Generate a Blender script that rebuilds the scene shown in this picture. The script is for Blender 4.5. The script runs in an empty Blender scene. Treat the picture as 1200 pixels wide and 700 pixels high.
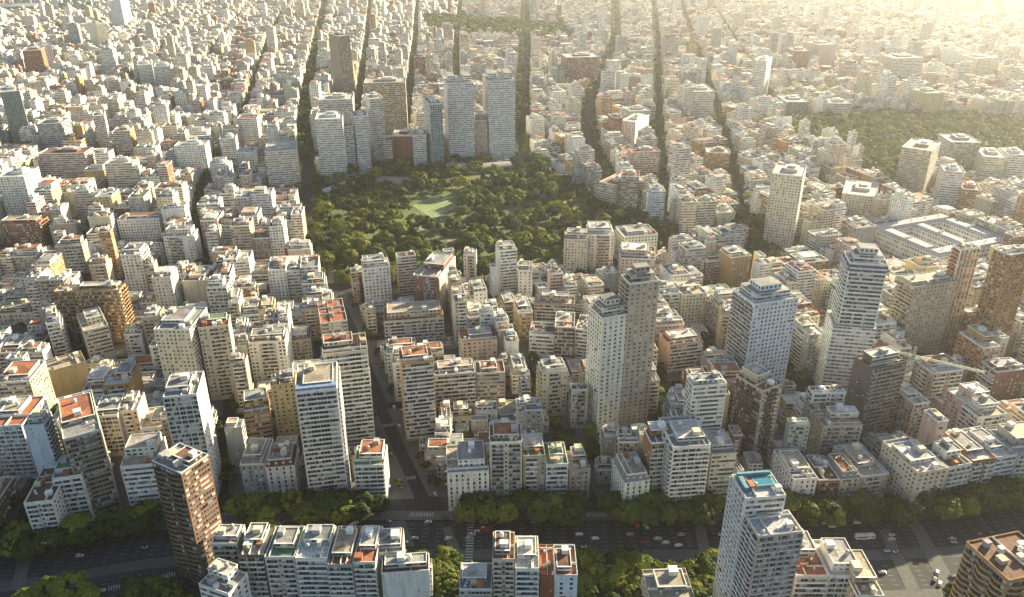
import bpy, math, random
import numpy as np
from mathutils import Vector
random.seed(7)
RS = np.random.RandomState(11)
D = bpy.data
sc = bpy.context.scene
col = sc.collection
rad = math.radians

# ------------------------------------------------------------------ camera
P = rad(25.5); F = 925.0; H = 320.0
cam = D.objects.new('camera', D.cameras.new('camera')); col.objects.link(cam)
cam.location = (0, 0, H); cam.rotation_euler = (math.pi/2 - P, 0, 0)
cam.data.sensor_width = 36; cam.data.lens = F/1200*36
cam.data.clip_start = 1; cam.data.clip_end = 30000
sc.camera = cam
# ------------------------------------------------------------------ light
SUN_EL = rad(19.0); SUN_AZ = rad(47.0)       # azimuth clockwise from +Y (away from the camera) towards +X
W = D.worlds.new('World'); sc.world = W; W.use_nodes = True
nt = W.node_tree; bg = nt.nodes['Background']
sky = nt.nodes.new('ShaderNodeTexSky'); sky.sky_type = 'NISHITA'; sky.sun_disc = False
sky.sun_elevation = SUN_EL; sky.sun_rotation = SUN_AZ
sky.air_density = 1.0; sky.dust_density = 1.2; sky.ozone_density = 1.0; sky.altitude = 200
nt.links.new(sky.outputs[0], bg.inputs[0]); bg.inputs[1].default_value = 0.06
sl = D.lights.new('sun', 'SUN'); sl.energy = 5.0; sl.angle = rad(0.6); sl.color = (1.0, 0.86, 0.58)
so = D.objects.new('sun', sl); col.objects.link(so)
sd = Vector((math.sin(SUN_AZ)*math.cos(SUN_EL), math.cos(SUN_AZ)*math.cos(SUN_EL), math.sin(SUN_EL)))
so.rotation_euler = sd.to_track_quat('Z', 'Y').to_euler(); so.location = (600, 400, 900)
sc.view_settings.view_transform = 'Standard'; sc.view_settings.look = 'None'
sc.view_settings.exposure = 1.9; sc.view_settings.gamma = 1
HAZE_D = 0.000045; HAZE_G = 0.62
sc.cycles.volume_bounces = 1
sc.cycles.max_bounces = 5; sc.cycles.diffuse_bounces = 2; sc.cycles.glossy_bounces = 2

# ------------------------------------------------------------------ geometry helpers
cP, sP = math.cos(P), math.sin(P)
def at(u, v, z=0.0):
    x = (u-600)/F; t = (350-v)/F
    dy = cP + t*sP; dz = -sP + t*cP
    k = (z-H)/dz
    return np.array((k*x, k*dy))
def px(x, y, z=0.0):
    dep = y*cP + (H-z)*sP
    up = y*sP - (H-z)*cP
    if dep < 1: dep = 1
    return 600 + F*x/dep, 350 - F*up/dep
def px_arr(x, y, z):
    dep = np.maximum(y*cP + (H-z)*sP, 1.0); up = y*sP - (H-z)*cP
    return 600 + F*x/dep, 350 - F*up/dep
def inpoly(x, y, poly):
    c = False; n = len(poly); j = n-1
    for i in range(n):
        xi, yi = poly[i]; xj, yj = poly[j]
        if (yi > y) != (yj > y) and x < (xj-xi)*(y-yi)/(yj-yi)+xi: c = not c
        j = i
    return c

# ------------------------------------------------------------------ materials
class N:
    def __init__(s, name):
        s.m = D.materials.new(name); s.m.use_nodes = True; s.t = s.m.node_tree
        s.b = s.t.nodes['Principled BSDF']
    def n(s, k, **kw):
        o = s.t.nodes.new(k)
        for a, b in kw.items(): setattr(o, a, b)
        return o
    def l(s, a, b): s.t.links.new(a, b)
    def val(s, sock, v):
        if hasattr(v, 'is_linked') or isinstance(v, bpy.types.NodeSocket): s.l(v, sock)
        else: sock.default_value = v
    def math(s, op, a, b=0.0, c=0.0):
        o = s.n('ShaderNodeMath', operation=op)
        s.val(o.inputs[0], a); s.val(o.inputs[1], b)
        if op in ('COMPARE', 'MULTIPLY_ADD'): s.val(o.inputs[2], c)
        return o.outputs[0]
    def mix(s, f, a, b, mode='MIX'):
        o = s.n('ShaderNodeMix', data_type='RGBA', blend_type=mode)
        s.val(o.inputs[0], f)
        for k, v in ((6, a), (7, b)):
            if isinstance(v, tuple): v = (*v[:3], 1)
            s.val(o.inputs[k], v)
        return o.outputs[2]
    def ramp(s, f, stops):
        o = s.n('ShaderNodeValToRGB'); s.l(f, o.inputs[0])
        e = o.color_ramp.elements
        while len(e) < len(stops): e.new(0.5)
        for i, (p, c) in enumerate(stops):
            e[i].position = p; e[i].color = (*c, 1) if len(c) == 3 else c
        return o.outputs[0]
    def noise(s, vec, scale, detail=3, rough=0.6):
        o = s.n('ShaderNodeTexNoise'); o.inputs['Scale'].default_value = scale
        o.inputs['Detail'].default_value = detail; o.inputs['Roughness'].default_value = rough
        if vec is not None: s.l(vec, o.inputs['Vector'])
        return o.outputs[0]
    def pos(s): return s.n('ShaderNodeNewGeometry').outputs['Position']
    def out(s, colr, rough=0.8, spec=0.3):
        if colr is not None: s.val(s.b.inputs['Base Color'], (*colr, 1) if isinstance(colr, tuple) and len(colr) == 3 else colr)
        s.val(s.b.inputs['Roughness'], rough)
        s.val(s.b.inputs['Specular IOR Level'], spec)
        return s.m

def facade_material():
    m = N('painted_facade')
    ca = m.n('ShaderNodeAttribute', attribute_name='col').outputs['Color']
    pa = m.n('ShaderNodeAttribute', attribute_name='par').outputs['Vector']
    sp = m.n('ShaderNodeSeparateXYZ'); m.l(pa, sp.inputs[0])
    T, R1, R2 = sp.outputs
    uv = m.n('ShaderNodeUVMap', uv_map='uv'); su = m.n('ShaderNodeSeparateXYZ'); m.l(uv.outputs[0], su.inputs[0])
    U, V = su.outputs[0], su.outputs[1]
    fu, fv = m.math('FRACT', U), m.math('FRACT', V)
    iu, iv = m.math('FLOOR', U), m.math('FLOOR', V)
    cx = m.n('ShaderNodeCombineXYZ'); m.l(iu, cx.inputs[0]); m.l(iv, cx.inputs[1]); m.l(m.math('MULTIPLY', R1, 91.7), cx.inputs[2])
    wn = m.n('ShaderNodeTexWhiteNoise', noise_dimensions='3D'); m.l(cx.outputs[0], wn.inputs[0])
    rnd = wn.outputs[0]
    def win(hw, c, hh):
        a = m.math('LESS_THAN', m.math('ABSOLUTE', m.math('SUBTRACT', fu, 0.5)), hw)
        b = m.math('LESS_THAN', m.math('ABSOLUTE', m.math('SUBTRACT', fv, c)), hh)
        return m.math('MULTIPLY', a, b)
    def ty(k): return m.math('COMPARE', T, float(k), 0.3)
    wpunch = m.math('ADD', 0.2, m.math('MULTIPLY', R2, 0.14))
    pa_ = win(wpunch, 0.55, 0.24)
    ba_ = win(0.45, 0.64, 0.21)
    ri_ = win(0.47, 0.58, 0.27)
    spz = m.math('MULTIPLY', win(0.16, 0.58, 0.18), m.math('LESS_THAN', rnd, 0.22))
    gl_ = win(0.46, 0.5, 0.44)
    mask = m.math('MULTIPLY', ty(1), pa_)
    for k, w in ((2, ba_), (3, ri_), (4, spz), (6, gl_)):
        mask = m.math('ADD', mask, m.math('MULTIPLY', ty(k), w))
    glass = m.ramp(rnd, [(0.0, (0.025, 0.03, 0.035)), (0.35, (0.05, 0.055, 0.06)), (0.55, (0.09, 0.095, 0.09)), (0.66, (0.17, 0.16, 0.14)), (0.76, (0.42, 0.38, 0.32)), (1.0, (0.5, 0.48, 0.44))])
    tealg = m.mix(rnd, (0.05, 0.085, 0.09), (0.14, 0.19, 0.19))
    glass = m.mix(ty(6), glass, tealg)
    # walls: stains, streaks
    p = m.pos()
    sc_ = m.n('ShaderNodeVectorMath', operation='MULTIPLY'); m.l(p, sc_.inputs[0]); sc_.inputs[1].default_value = (1, 1, 0.15)
    st = m.noise(sc_.outputs[0], 0.45, 4, 0.65)
    st = m.ramp(st, [(0.3, (0.6, 0.57, 0.52)), (0.43, (0.86, 0.85, 0.82)), (0.6, (1.0, 1.0, 1.0))])
    wall = m.mix(1.0, ca, st, 'MULTIPLY')
    # balcony rail band tint
    rail = m.math('MULTIPLY', ty(2), m.math('LESS_THAN', fv, 0.36))
    wall = m.mix(m.math('MULTIPLY', rail, m.math('GREATER_THAN', R2, 0.45)), wall, (0.62, 0.6, 0.56))
    # roofs
    vo = m.n('ShaderNodeTexVoronoi', distance='CHEBYCHEV'); m.l(p, vo.inputs['Vector']); vo.inputs['Scale'].default_value = 0.16
    vs = m.n('ShaderNodeSeparateColor'); m.l(vo.outputs['Color'], vs.inputs[0])
    pc = m.ramp(vs.outputs[0], [(0.0, (0.5, 0.5, 0.5)), (0.35, (0.95, 0.95, 0.95)), (0.55, (0.75, 0.7, 0.62)), (0.8, (1.15, 1.1, 1.05))])
    no = m.ramp(m.noise(p, 0.9, 4, 0.7), [(0.3, (0.45, 0.44, 0.42)), (0.6, (1.05, 1.05, 1.05))])
    roof = m.mix(1.0, m.mix(1.0, ca, pc, 'MULTIPLY'), no, 'MULTIPLY')
    c = m.mix(ty(5), wall, roof)
    c = m.mix(mask, c, glass)
    isg = m.math('MULTIPLY', mask, m.math('LESS_THAN', rnd, 0.78))
    rough = m.math('SUBTRACT', 0.85, m.math('MULTIPLY', isg, 0.7))
    return m.out(c, rough, 0.35)
M_FAC = facade_material()

def tint_material(name, rough=0.8, scale=0.8, lo=0.75, spec=0.3):
    m = N(name)
    oc = m.n('ShaderNodeObjectInfo').outputs['Color']
    st = m.ramp(m.noise(m.pos(), scale, 4, 0.65), [(0.3, (lo, lo, lo*0.97)), (0.62, (1, 1, 1))])
    return m.out(m.mix(1.0, oc, st, 'MULTIPLY'), rough, spec)
M_TINT = tint_material('weathered_paint', 0.8, 0.6, 0.62)
M_TILE = tint_material('terrace_tiles', 0.9, 0.7, 0.4)
M_CAR = tint_material('car_paint', 0.25, 0.5, 0.95, 0.6)
def glass_material():
    m = N('window_glass')
    oi = m.n('ShaderNodeObjectInfo').outputs['Random']
    ri = m.n('ShaderNodeNewGeometry').outputs['Random Per Island']
    r = m.math('FRACT', m.math('ADD', m.math('MULTIPLY', oi, 7.31), ri))
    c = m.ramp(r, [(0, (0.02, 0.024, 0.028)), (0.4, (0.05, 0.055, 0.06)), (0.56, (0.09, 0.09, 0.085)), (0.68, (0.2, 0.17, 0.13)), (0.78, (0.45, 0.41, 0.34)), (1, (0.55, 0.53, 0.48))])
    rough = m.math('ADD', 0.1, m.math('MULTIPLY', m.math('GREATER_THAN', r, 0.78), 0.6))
    return m.out(c, rough, 0.5)
M_GLASS = glass_material()
def simple(name, c, rough=0.8, scale=0.6, lo=0.7, spec=0.3, metal=0.0):
    m = N(name)
    st = m.ramp(m.noise(m.pos(), scale, 4, 0.65), [(0.3, (lo, lo, lo)), (0.65, (1, 1, 1))])
    m.b.inputs['Metallic'].default_value = metal
    return m.out(m.mix(1.0, (*c, 1), st, 'MULTIPLY'), rough, spec)
M_FRAME = simple('window_frame', (0.62, 0.6, 0.56))
M_METAL = simple('grey_metal', (0.4, 0.41, 0.42), 0.4)
M_TRUNK = simple('tree_bark', (0.09, 0.07, 0.05), 0.95)
M_CRANE = simple('crane_paint', (0.5, 0.56, 0.4), 0.5)
M_MARK = simple('road_marking', (0.42, 0.42, 0.4), 0.8, 1.5, 0.35)
M_PAVE = simple('pale_paving', (0.12, 0.118, 0.108), 0.9, 0.5, 0.6)
M_ASPH = simple('asphalt', (0.032, 0.033, 0.035), 0.85, 0.25, 0.5)
M_BUSLANE = simple('worn_concrete_lane', (0.075, 0.08, 0.078), 0.85, 0.2, 0.7)
M_RUBBER = simple('rubber', (0.03, 0.03, 0.03), 0.9)
M_PATH = simple('sandy_path', (0.3, 0.24, 0.17), 0.95, 0.3)
M_WATER = simple('pool_water', (0.05, 0.2, 0.26), 0.1, 0.5, 0.9)
def ground_material():
    m = N('city_ground')
    n1 = m.ramp(m.noise(m.pos(), 0.012, 6, 0.7), [(0.35, (0.035, 0.038, 0.034)), (0.55, (0.06, 0.06, 0.052)), (0.7, (0.035, 0.05, 0.02))])
    return m.out(n1, 0.95)
M_GROUND = ground_material()
def grass_material(name, a, b, scale):
    m = N(name)
    n1 = m.ramp(m.noise(m.pos(), scale, 6, 0.7), [(0.35, a), (0.65, b)])
    return m.out(n1, 0.95)
M_GRASS = grass_material('park_grass', (0.05, 0.085, 0.022), (0.13, 0.15, 0.06), 0.02)
M_PITCH = grass_material('pitch_grass', (0.13, 0.19, 0.06), (0.22, 0.25, 0.11), 0.05)
def leaf_material(name, stops, stretch=1.0):
    m = N(name)
    g = m.n('ShaderNodeNewGeometry')
    oi = m.n('ShaderNodeObjectInfo').outputs['Random']
    tone = m.n('ShaderNodeAttribute', attribute_name='tone').outputs['Fac']
    r = m.math('ADD', m.math('MULTIPLY', g.outputs['Random Per Island'], 0.2), m.math('MULTIPLY', m.math('FRACT', m.math('ADD', oi, tone)), 0.6))
    nz = m.noise(m.pos(), 0.09, 3, 0.6)
    r = m.math('ADD', r, m.math('MULTIPLY', nz, 0.3))
    c = m.ramp(r, stops)
    m.val(m.b.inputs['Subsurface Weight'], 0.0)
    # leaves let some light through
    tr = m.n('ShaderNodeBsdfTranslucent'); m.l(c, tr.inputs[0])
    ms = m.n('ShaderNodeMixShader'); ms.inputs[0].default_value = 0.3
    m.l(m.b.outputs[0], ms.inputs[1]); m.l(tr.outputs[0], ms.inputs[2])
    m.l(ms.outputs[0], m.t.nodes['Material Output'].inputs[0])
    return m.out(c, 0.7, 0.2)
M_LEAF = leaf_material('foliage', [(0.15, (0.018, 0.036, 0.008)), (0.45, (0.055, 0.09, 0.012)), (0.7, (0.13, 0.16, 0.02)), (0.95, (0.3, 0.29, 0.035))])
M_LEAFY = leaf_material('yellow_green_foliage', [(0.1, (0.11, 0.15, 0.02)), (0.9, (0.24, 0.26, 0.03))])

# ------------------------------------------------------------------ mesh helpers
def link(o, parent=None):
    col.objects.link(o)
    if parent is not None: o.parent = parent
    return o
def raw_mesh(name, V, Fc, mats=(), matidx=None):
    me = D.meshes.new(name); me.from_pydata([tuple(map(float, v)) for v in V], [], [tuple(f) for f in Fc])
    for m in mats: me.materials.append(m)
    if matidx is not None and len(mats) > 1: me.polygons.foreach_set('material_index', list(matidx))
    return me
class MB:
    """collects boxes, prisms, tubes into one mesh"""
    def __init__(s): s.V = []; s.F = []; s.I = []
    def add(s, V, Fc, mi=0):
        b = len(s.V); s.V += [tuple(v) for v in V]; s.F += [tuple(i+b for i in f) for f in Fc]; s.I += [mi]*len(Fc); return s
    def box(s, x0, x1, y0, y1, z0, z1, mi=0):
        V = [(x0,y0,z0),(x1,y0,z0),(x1,y1,z0),(x0,y1,z0),(x0,y0,z1),(x1,y0,z1),(x1,y1,z1),(x0,y1,z1)]
        return s.add(V, [(0,1,5,4),(1,2,6,5),(2,3,7,6),(3,0,4,7),(4,5,6,7),(3,2,1,0)], mi)
    def tube(s, a, b, r0, r1, n=7, mi=0):
        a = Vector(a); b = Vector(b); d = (b-a).normalized()
        u = d.orthogonal().normalized(); w = d.cross(u)
        V = []
        for p, r in ((a, r0), (b, r1)):
            for i in range(n):
                t = 2*math.pi*i/n; V.append(p + u*r*math.cos(t) + w*r*math.sin(t))
        Fc = [(i, (i+1) % n, n+(i+1) % n, n+i) for i in range(n)] + [tuple(range(n))[::-1], tuple(range(n, 2*n))]
        return s.add(V, Fc, mi)
    def prism(s, pts, z0, z1, mi=0):
        n = len(pts); V = [(*p, z0) for p in pts] + [(*p, z1) for p in pts]
        Fc = [(i, (i+1) % n, n+(i+1) % n, n+i) for i in range(n)] + [tuple(range(n, 2*n)), tuple(range(n))[::-1]]
        return s.add(V, Fc, mi)
    def mesh(s, name, *mats): return raw_mesh(name, s.V, s.F, mats, s.I)
    def obj(s, name, mats, parent=None, color=None, loc=None, rz=None):
        o = D.objects.new(name, s.mesh(name, *(mats if isinstance(mats, (tuple, list)) else (mats,))))
        if color is not None: o.color = (*color, 1)
        if loc is not None: o.location = loc
        if rz is not None: o.rotation_euler.z = rz
        return link(o, parent)
def place(name, me, parent, loc, rz=0.0, color=None, scale=None):
    o = D.objects.new(name, me); o.location = loc
    if rz: o.rotation_euler.z = rz
    if color is not None: o.color = (*color, 1)
    if scale is not None: o.scale = scale
    return link(o, parent)

def boxes_mesh(name, B):
    """B: list of (cx,cy,z0,z1,hx,hy,rot,wallrgb,roofrgb,(tf,tr,tb,tl),rnd1,rnd2[,fh,pitch]) -> one mesh with facade attributes"""
    n = len(B)
    A = np.array([b[:7] for b in B], dtype=np.float64)
    wc = np.array([b[7] for b in B]); rc = np.array([b[8] for b in B]); tt = np.array([b[9] for b in B], dtype=np.float64)
    r1 = np.array([b[10] for b in B]); r2 = np.array([b[11] for b in B])
    fh = np.array([b[12] if len(b) > 12 else 3.0 for b in B]); pt = np.array([b[13] if len(b) > 13 else 3.2 for b in B])
    sx = np.array([-1, 1, 1, -1]); sy = np.array([-1, -1, 1, 1])
    c, s_ = np.cos(A[:, 6]), np.sin(A[:, 6])
    lx = A[:, 4, None]*sx; ly = A[:, 5, None]*sy
    X = A[:, 0, None] + lx*c[:, None] - ly*s_[:, None]; Y = A[:, 1, None] + lx*s_[:, None] + ly*c[:, None]
    V = np.zeros((n, 8, 3)); V[:, :4, 0] = X; V[:, 4:, 0] = X; V[:, :4, 1] = Y; V[:, 4:, 1] = Y
    V[:, :4, 2] = A[:, 2, None]; V[:, 4:, 2] = A[:, 3, None]
    fq = np.array([(0,1,5,4),(1,2,6,5),(2,3,7,6),(3,0,4,7),(4,5,6,7)])
    FI = (fq[None] + (np.arange(n)*8)[:, None, None]).reshape(-1)
    me = D.meshes.new(name)
    me.vertices.add(n*8); me.vertices.foreach_set('co', V.reshape(-1))
    me.loops.add(n*20); me.loops.foreach_set('vertex_index', FI.astype(np.int32))
    me.polygons.add(n*5); me.polygons.foreach_set('loop_start', np.arange(0, n*20, 4, dtype=np.int32))
    me.polygons.foreach_set('loop_total', np.full(n*5, 4, dtype=np.int32))
    me.update(calc_edges=True)
    # uv in cells
    UV = np.zeros((n, 5, 4, 2))
    nf = np.maximum(np.round((A[:, 3]-A[:, 2])/fh), 1)
    off = np.floor(r1*40)
    for k in range(4):
        wdt = 2*(A[:, 4] if k % 2 == 0 else A[:, 5]); nc = np.maximum(np.round(wdt/pt), 1)
        UV[:, k, 0] = np.stack([off, off*0], 1); UV[:, k, 1] = np.stack([off+nc, off*0], 1)
        UV[:, k, 2] = np.stack([off+nc, nf], 1); UV[:, k, 3] = np.stack([off, nf], 1)
    uvl = me.uv_layers.new(name='uv'); uvl.data.foreach_set('uv', UV.reshape(-1))
    C = np.ones((n, 5, 4)); C[:, :4, :3] = wc[:, None]; C[:, 4, :3] = rc
    a = me.attributes.new('col', 'FLOAT_COLOR', 'FACE'); a.data.foreach_set('color', C.reshape(-1))
    Q = np.zeros((n, 5, 3)); Q[:, :4, 0] = tt; Q[:, 4, 0] = 5; Q[:, :, 1] = r1[:, None]; Q[:, :, 2] = r2[:, None]
    a = me.attributes.new('par', 'FLOAT_VECTOR', 'FACE'); a.data.foreach_set('vector', Q.reshape(-1))
    me.materials.append(M_FAC); me.shade_flat()
    return me

def structure(name, mb, mats):
    o = mb.obj(name, mats); o['kind'] = 'structure'; return o
def tag(o, label, cat, group=None):
    o['label'] = label; o['category'] = cat
    if group: o['group'] = group
    return o
def root(name, loc, rz=0.0):
    o = D.objects.new(name, None); o.location = loc; o.rotation_euler.z = rz; o.empty_display_size = 2
    return link(o)

# ------------------------------------------------------------------ automatic labels: look + nearest landmark
LM = []          # (short phrase, u, v)
PEND = []        # (obj, description, u, v)
def describe(o, desc, x, y, z): PEND.append((o, desc, *px(x, y, z)))
def finish_labels():
    from collections import defaultdict
    groups = defaultdict(list)
    for o, desc, u, v in PEND:
        best = min(LM, key=lambda l: math.hypot(l[1]-u, (l[2]-v)*1.3))
        du, dv = u-best[1], v-best[2]
        if abs(du) > abs(dv)*1.2: rel = 'left of' if du < 0 else 'right of'
        else: rel = 'behind' if dv < 0 else 'in front of'
        groups[(desc, rel, best[0])].append((u, v, o))
    ords = ['leftmost', 'second from left', 'third from left', 'fourth from left', 'fifth from left', 'sixth from left', 'seventh from left',
            'eighth from left', 'ninth from left', 'tenth from left', 'eleventh from left', 'twelfth from left', 'thirteenth from left', 'fourteenth from left',
            'fifteenth from left', 'sixteenth from left', 'seventeenth from left', 'eighteenth from left', 'nineteenth from left', 'twentieth from left']
    for (desc, rel, lm), L in groups.items():
        L.sort(key=lambda t: t[0])
        for i, (u, v, o) in enumerate(L):
            s = f'{desc} {rel} {lm}'
            if len(L) > 1: s += ', ' + ('rightmost' if i == len(L)-1 and len(L) <= 3 else ords[min(i, len(ords)-1)])
            ws = s.split()
            if len(ws) > 16: ws = desc.split()[:1] + desc.split()[1+len(ws)-16:] + s[len(desc):].split()
            o['label'] = ' '.join(ws)

# ------------------------------------------------------------------ city plan (ground metres)
RAD_L = {  # radial streets, lower part of the town (before the park street)
 'knots': [250, 373, 462, 558, 710, 912, 1187, 1490, 2421, 4500, 6500],
}
K = RAD_L['knots']
diaz = [-10, -51, -87, -120, -180, -247, -316, -388, -572, -980, -1370]
def offs(base, d): return [b + o for b, o in zip(base, d)]
r_m1 = [-140, -177, -200, -226, -298, -388, -445, -494, -716, -1150, -1560]
LOWER = []
g = [0, 0, 2, 4, 8, 14, 20, 30, 60, 130, 190]
for k in range(14, 0, -1): LOWER.append([a - 116*k - gg*k*0.5 for a, gg in zip(r_m1, g)])
LOWER += [r_m1, diaz]
lowR = [(51, 35, 8, -42), (140, 128, 108, 75), (236, 226, 212, 190), (335, 330, 322, 305), (435, 432, 428, 418), (540, 540, 538, 530), (650, 650, 650, 645), (760, 760, 760, 760), (870, 870, 870, 870)]
for t in lowR:
    LOWER.append([t[0]+8, t[0], t[1], t[2], t[3], t[3]-60, t[3]-140, 0, 0, 0, 0])
UP = [list(a) for a in LOWER[:16]]
def upl(pts):
    ys = [p[0] for p in pts]; xs = [p[1] for p in pts]
    return [float(np.interp(k, ys, xs)) for k in K]
UP += [upl([(700, -170), (1187, -245), (1748, -324), (2421, -427), (4500, -745), (6500, -1050)]),
       upl([(700, -110), (1187, -165), (1748, -217), (2515, -294), (4500, -500), (6500, -700)]),
       upl([(700, -60), (1187, -85), (1748, -120), (2421, -163), (4500, -270), (6500, -370)]),
       upl([(700, 5), (1187, 13), (1490, 19), (2101, 33), (3831, 60), (6500, 100)]),
       upl([(700, 190), (801, 167), (979, 110), (1238, 122), (1528, 144), (1853, 196), (2421, 306), (3831, 474), (6500, 760)]),
       upl([(700, 150), (776, 160), (1095, 212), (1568, 285), (2250, 403), (2617, 454), (3831, 641), (6500, 1050)]),
       upl([(700, 235), (853, 265), (996, 300), (1212, 333), (1354, 360), (1799, 428), (2421, 532), (3831, 758), (6500, 1200)])]
lastu = UP[-1]
for k in range(1, 22): UP.append([a + 108*k + gg*k*0.25 for a, gg in zip(lastu, g)])
def xr(line, y): return float(np.interp(y, K, line))
def y_lib(x): return float(np.interp(x, (-900, -272, -209, -129, 236, 330, 900), (262, 352, 370, 378, 377, 396, 500)))
def y_b(x):
    return 735 + 0.30*x if x > -200 else 675 + 0.12*(x+200)
def y_cross_low(t, x): return (1-t)*y_lib(x) + t*y_b(x)
def y_cross_up(k, x): return y_b(x)*(1-min(k, 12)/12*0.0) + k*112 - max(0, k-3)*0.012*max(-600, min(900, x))
PARK = [tuple(at(*p)) for p in [(366, 215), (372, 330), (420, 335), (468, 340), (560, 335), (592, 318), (655, 305), (720, 293), (745, 288), (742, 268), (700, 240), (662, 218), (636, 196), (520, 193), (428, 198)]]
PARK2 = [tuple(at(*p)) for p in [(905, 152), (1000, 137), (1110, 140), (1260, 150), (1290, 215), (1120, 196), (1060, 198), (1050, 235), (1020, 215), (985, 178)]]
GREEN3 = [tuple(at(*p)) for p in [(495, 22), (560, 24), (660, 34), (668, 48), (560, 44), (500, 36)]]
GREEN4 = [tuple(at(*p)) for p in [(870, 262), (892, 268), (905, 300), (925, 320), (905, 332), (880, 330)]]
GREEN5 = [tuple(at(*p)) for p in [(640, 520), (700, 505), (700, 540), (640, 545)]]
GREEN6 = [tuple(at(*p)) for p in [(768, 445), (795, 440), (800, 500), (770, 500)]]
RAILS = [tuple(at(*p)) for p in [(-60, 8), (45, 8), (115, 11), (112, 18), (40, 16), (-60, 19)]]
GREENS = [PARK, PARK2, GREEN3, GREEN4, GREEN5, GREEN6]
def in_green(x, y): return any(inpoly(x, y, p) for p in GREENS) or inpoly(x, y, RAILS)

# ------------------------------------------------------------------ ground, avenue, streets
structure('ground', MB().add([(-9000, -500, 0), (9000, -500, 0), (9000, 16000, 0), (-9000, 16000, 0)], [(0, 1, 2, 3)]), M_GROUND)
def strip(mb, line_lo, line_hi, xs, z):
    for a, b in zip(xs[:-1], xs[1:]):
        mb.add([(a, line_lo(a), z), (b, line_lo(b), z), (b, line_hi(b), z), (a, line_hi(a), z)], [(0, 1, 2, 3)])
xs = list(range(-700, 901, 50))
av = MB(); strip(av, lambda x: y_lib(x)-66, lambda x: y_lib(x)-12, xs, 0.004)
structure('avenue_roadway', av, M_ASPH)
cl = MB(); strip(cl, lambda x: y_lib(x)-44, lambda x: y_lib(x)-36, xs, 0.008)
structure('concrete_bus_lane', cl, M_BUSLANE)
kerb = MB()
for a in range(-700, 900, 50):
    for lo, hi in ((-12, -4), (-74, -66)):
        kerb.add([(a, y_lib(a)+lo, 0.14), (a+50, y_lib(a+50)+lo, 0.14), (a+50, y_lib(a+50)+hi, 0.14), (a, y_lib(a)+hi, 0.14),
                  (a, y_lib(a)+lo, 0), (a+50, y_lib(a+50)+lo, 0), (a+50, y_lib(a+50)+hi, 0), (a, y_lib(a)+hi, 0)], [(0,1,2,3),(4,5,1,0),(2,6,7,3)[::-1] if 0 else (3,2,6,7)])
structure('avenue_pavement', kerb, M_PAVE)
# lane markings and crossings
mk = MB()
for off in (-62, -58.6, -55.2, -51.8, -48.4, -33, -29.6, -26.2, -22.8, -19.4, -16):
    x = -420
    while x < 560:
        y = y_lib(x)+off; y2 = y_lib(x+3)+off
        mk.add([(x, y-.09, .014), (x+3, y2-.09, .014), (x+3, y2+.09, .014), (x, y+.09, .014)], [(0,1,2,3)])
        x += 8
structure('lane_markings', mk, M_MARK)
zb = MB()
for xc in (-24, 236):
    for i in range(24):
        y = y_lib(xc) - 65 + i*2.2
        zb.add([(xc-2.2, y, .018), (xc+2.2, y+.3, .018), (xc+2.2, y+1.35, .018), (xc-2.2, y+1.05, .018)], [(0,1,2,3)])
for rl in LOWER[12:20]:
    xc = xr(rl, 380)
    for i in range(9):
        x = xc - 7 + i*1.6; y = y_lib(x) - 9
        zb.add([(x, y, .15), (x+.8, y, .15), (x+.8, y+3.4, .15), (x, y+3.4, .15)], [(0,1,2,3)])
def zebra(p1, p2, wd=1.6):
    a, b = at(*p1), at(*p2); L = np.hypot(*(b-a)); d_ = (b-a)/L; n_ = np.array((-d_[1], d_[0]))*wd; s_ = 0.0
    while s_ < L:
        p, r_ = a+d_*s_, a+d_*(s_+.55)
        zb.add([(*(p-n_), .02), (*(r_-n_), .02), (*(r_+n_), .02), (*(p+n_), .02)], [(0,1,2,3)]); s_ += 1.25
for c_ in (((127, 690), (205, 673)), ((2, 648), (32, 641)), ((250, 605), (273, 601)), ((440, 501), (462, 497)), ((470, 562), (488, 559)), ((690, 607), (730, 606))): zebra(*c_)
structure('crossing_stripes', zb, M_MARK)
isl = MB()
for (a, b, c, d) in (((1030, 622), (1042, 620), (1078, 690), (1062, 692)), ((1066, 616), (1080, 614), (1122, 686), (1104, 690)), ((20, 660), (34, 658), (30, 690), (12, 692)), ((455, 612), (474, 610), (486, 640), (466, 642)), ((814, 618), (826, 617), (834, 650), (820, 652)), ((518, 618), (528, 617), (542, 650), (528, 652))):
    isl.prism([tuple(at(*p)) for p in (d, c, b, a)], 0.0, 0.12)
structure('traffic_islands', isl, M_PAVE)
st = MB()
def street(line, y0, y1, w, z=0.004):
    ys = np.arange(y0, y1, 30)
    for a, b in zip(ys[:-1], ys[1:]):
        xa, xb = xr(line, a), xr(line, b)
        st.add([(xa-w, a, z), (xa+w, a, z), (xb+w, b, z), (xb-w, b, z)], [(0,1,2,3)])
for l in LOWER[8:22]: street(l, xr_y if False else y_lib(xr(l, 380))-13, y_b(xr(l, 700)), 12 if l is diaz else 6)
street(diaz, 690, 1900, 13, 0.004)
st2 = structure('side_streets', st, M_ASPH)
cs = MB()
for t in (1/3, 2/3, 1.0):
    for x in range(-560, 640, 40):
        a, b = y_cross_low(t, x), y_cross_low(t, x+40)
        cs.add([(x, a-6, .012), (x+40, b-6, .012), (x+40, b+6, .012), (x, a+6, .012)], [(0,1,2,3)])
structure('cross_streets', cs, M_ASPH)
gmb = MB()
for i, pl in enumerate(GREENS):
    gmb.add([(x, y, 0.03+i*0.004) for x, y in pl], [tuple(range(len(pl)))])
structure('park_lawn', gmb, M_GRASS)
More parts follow.
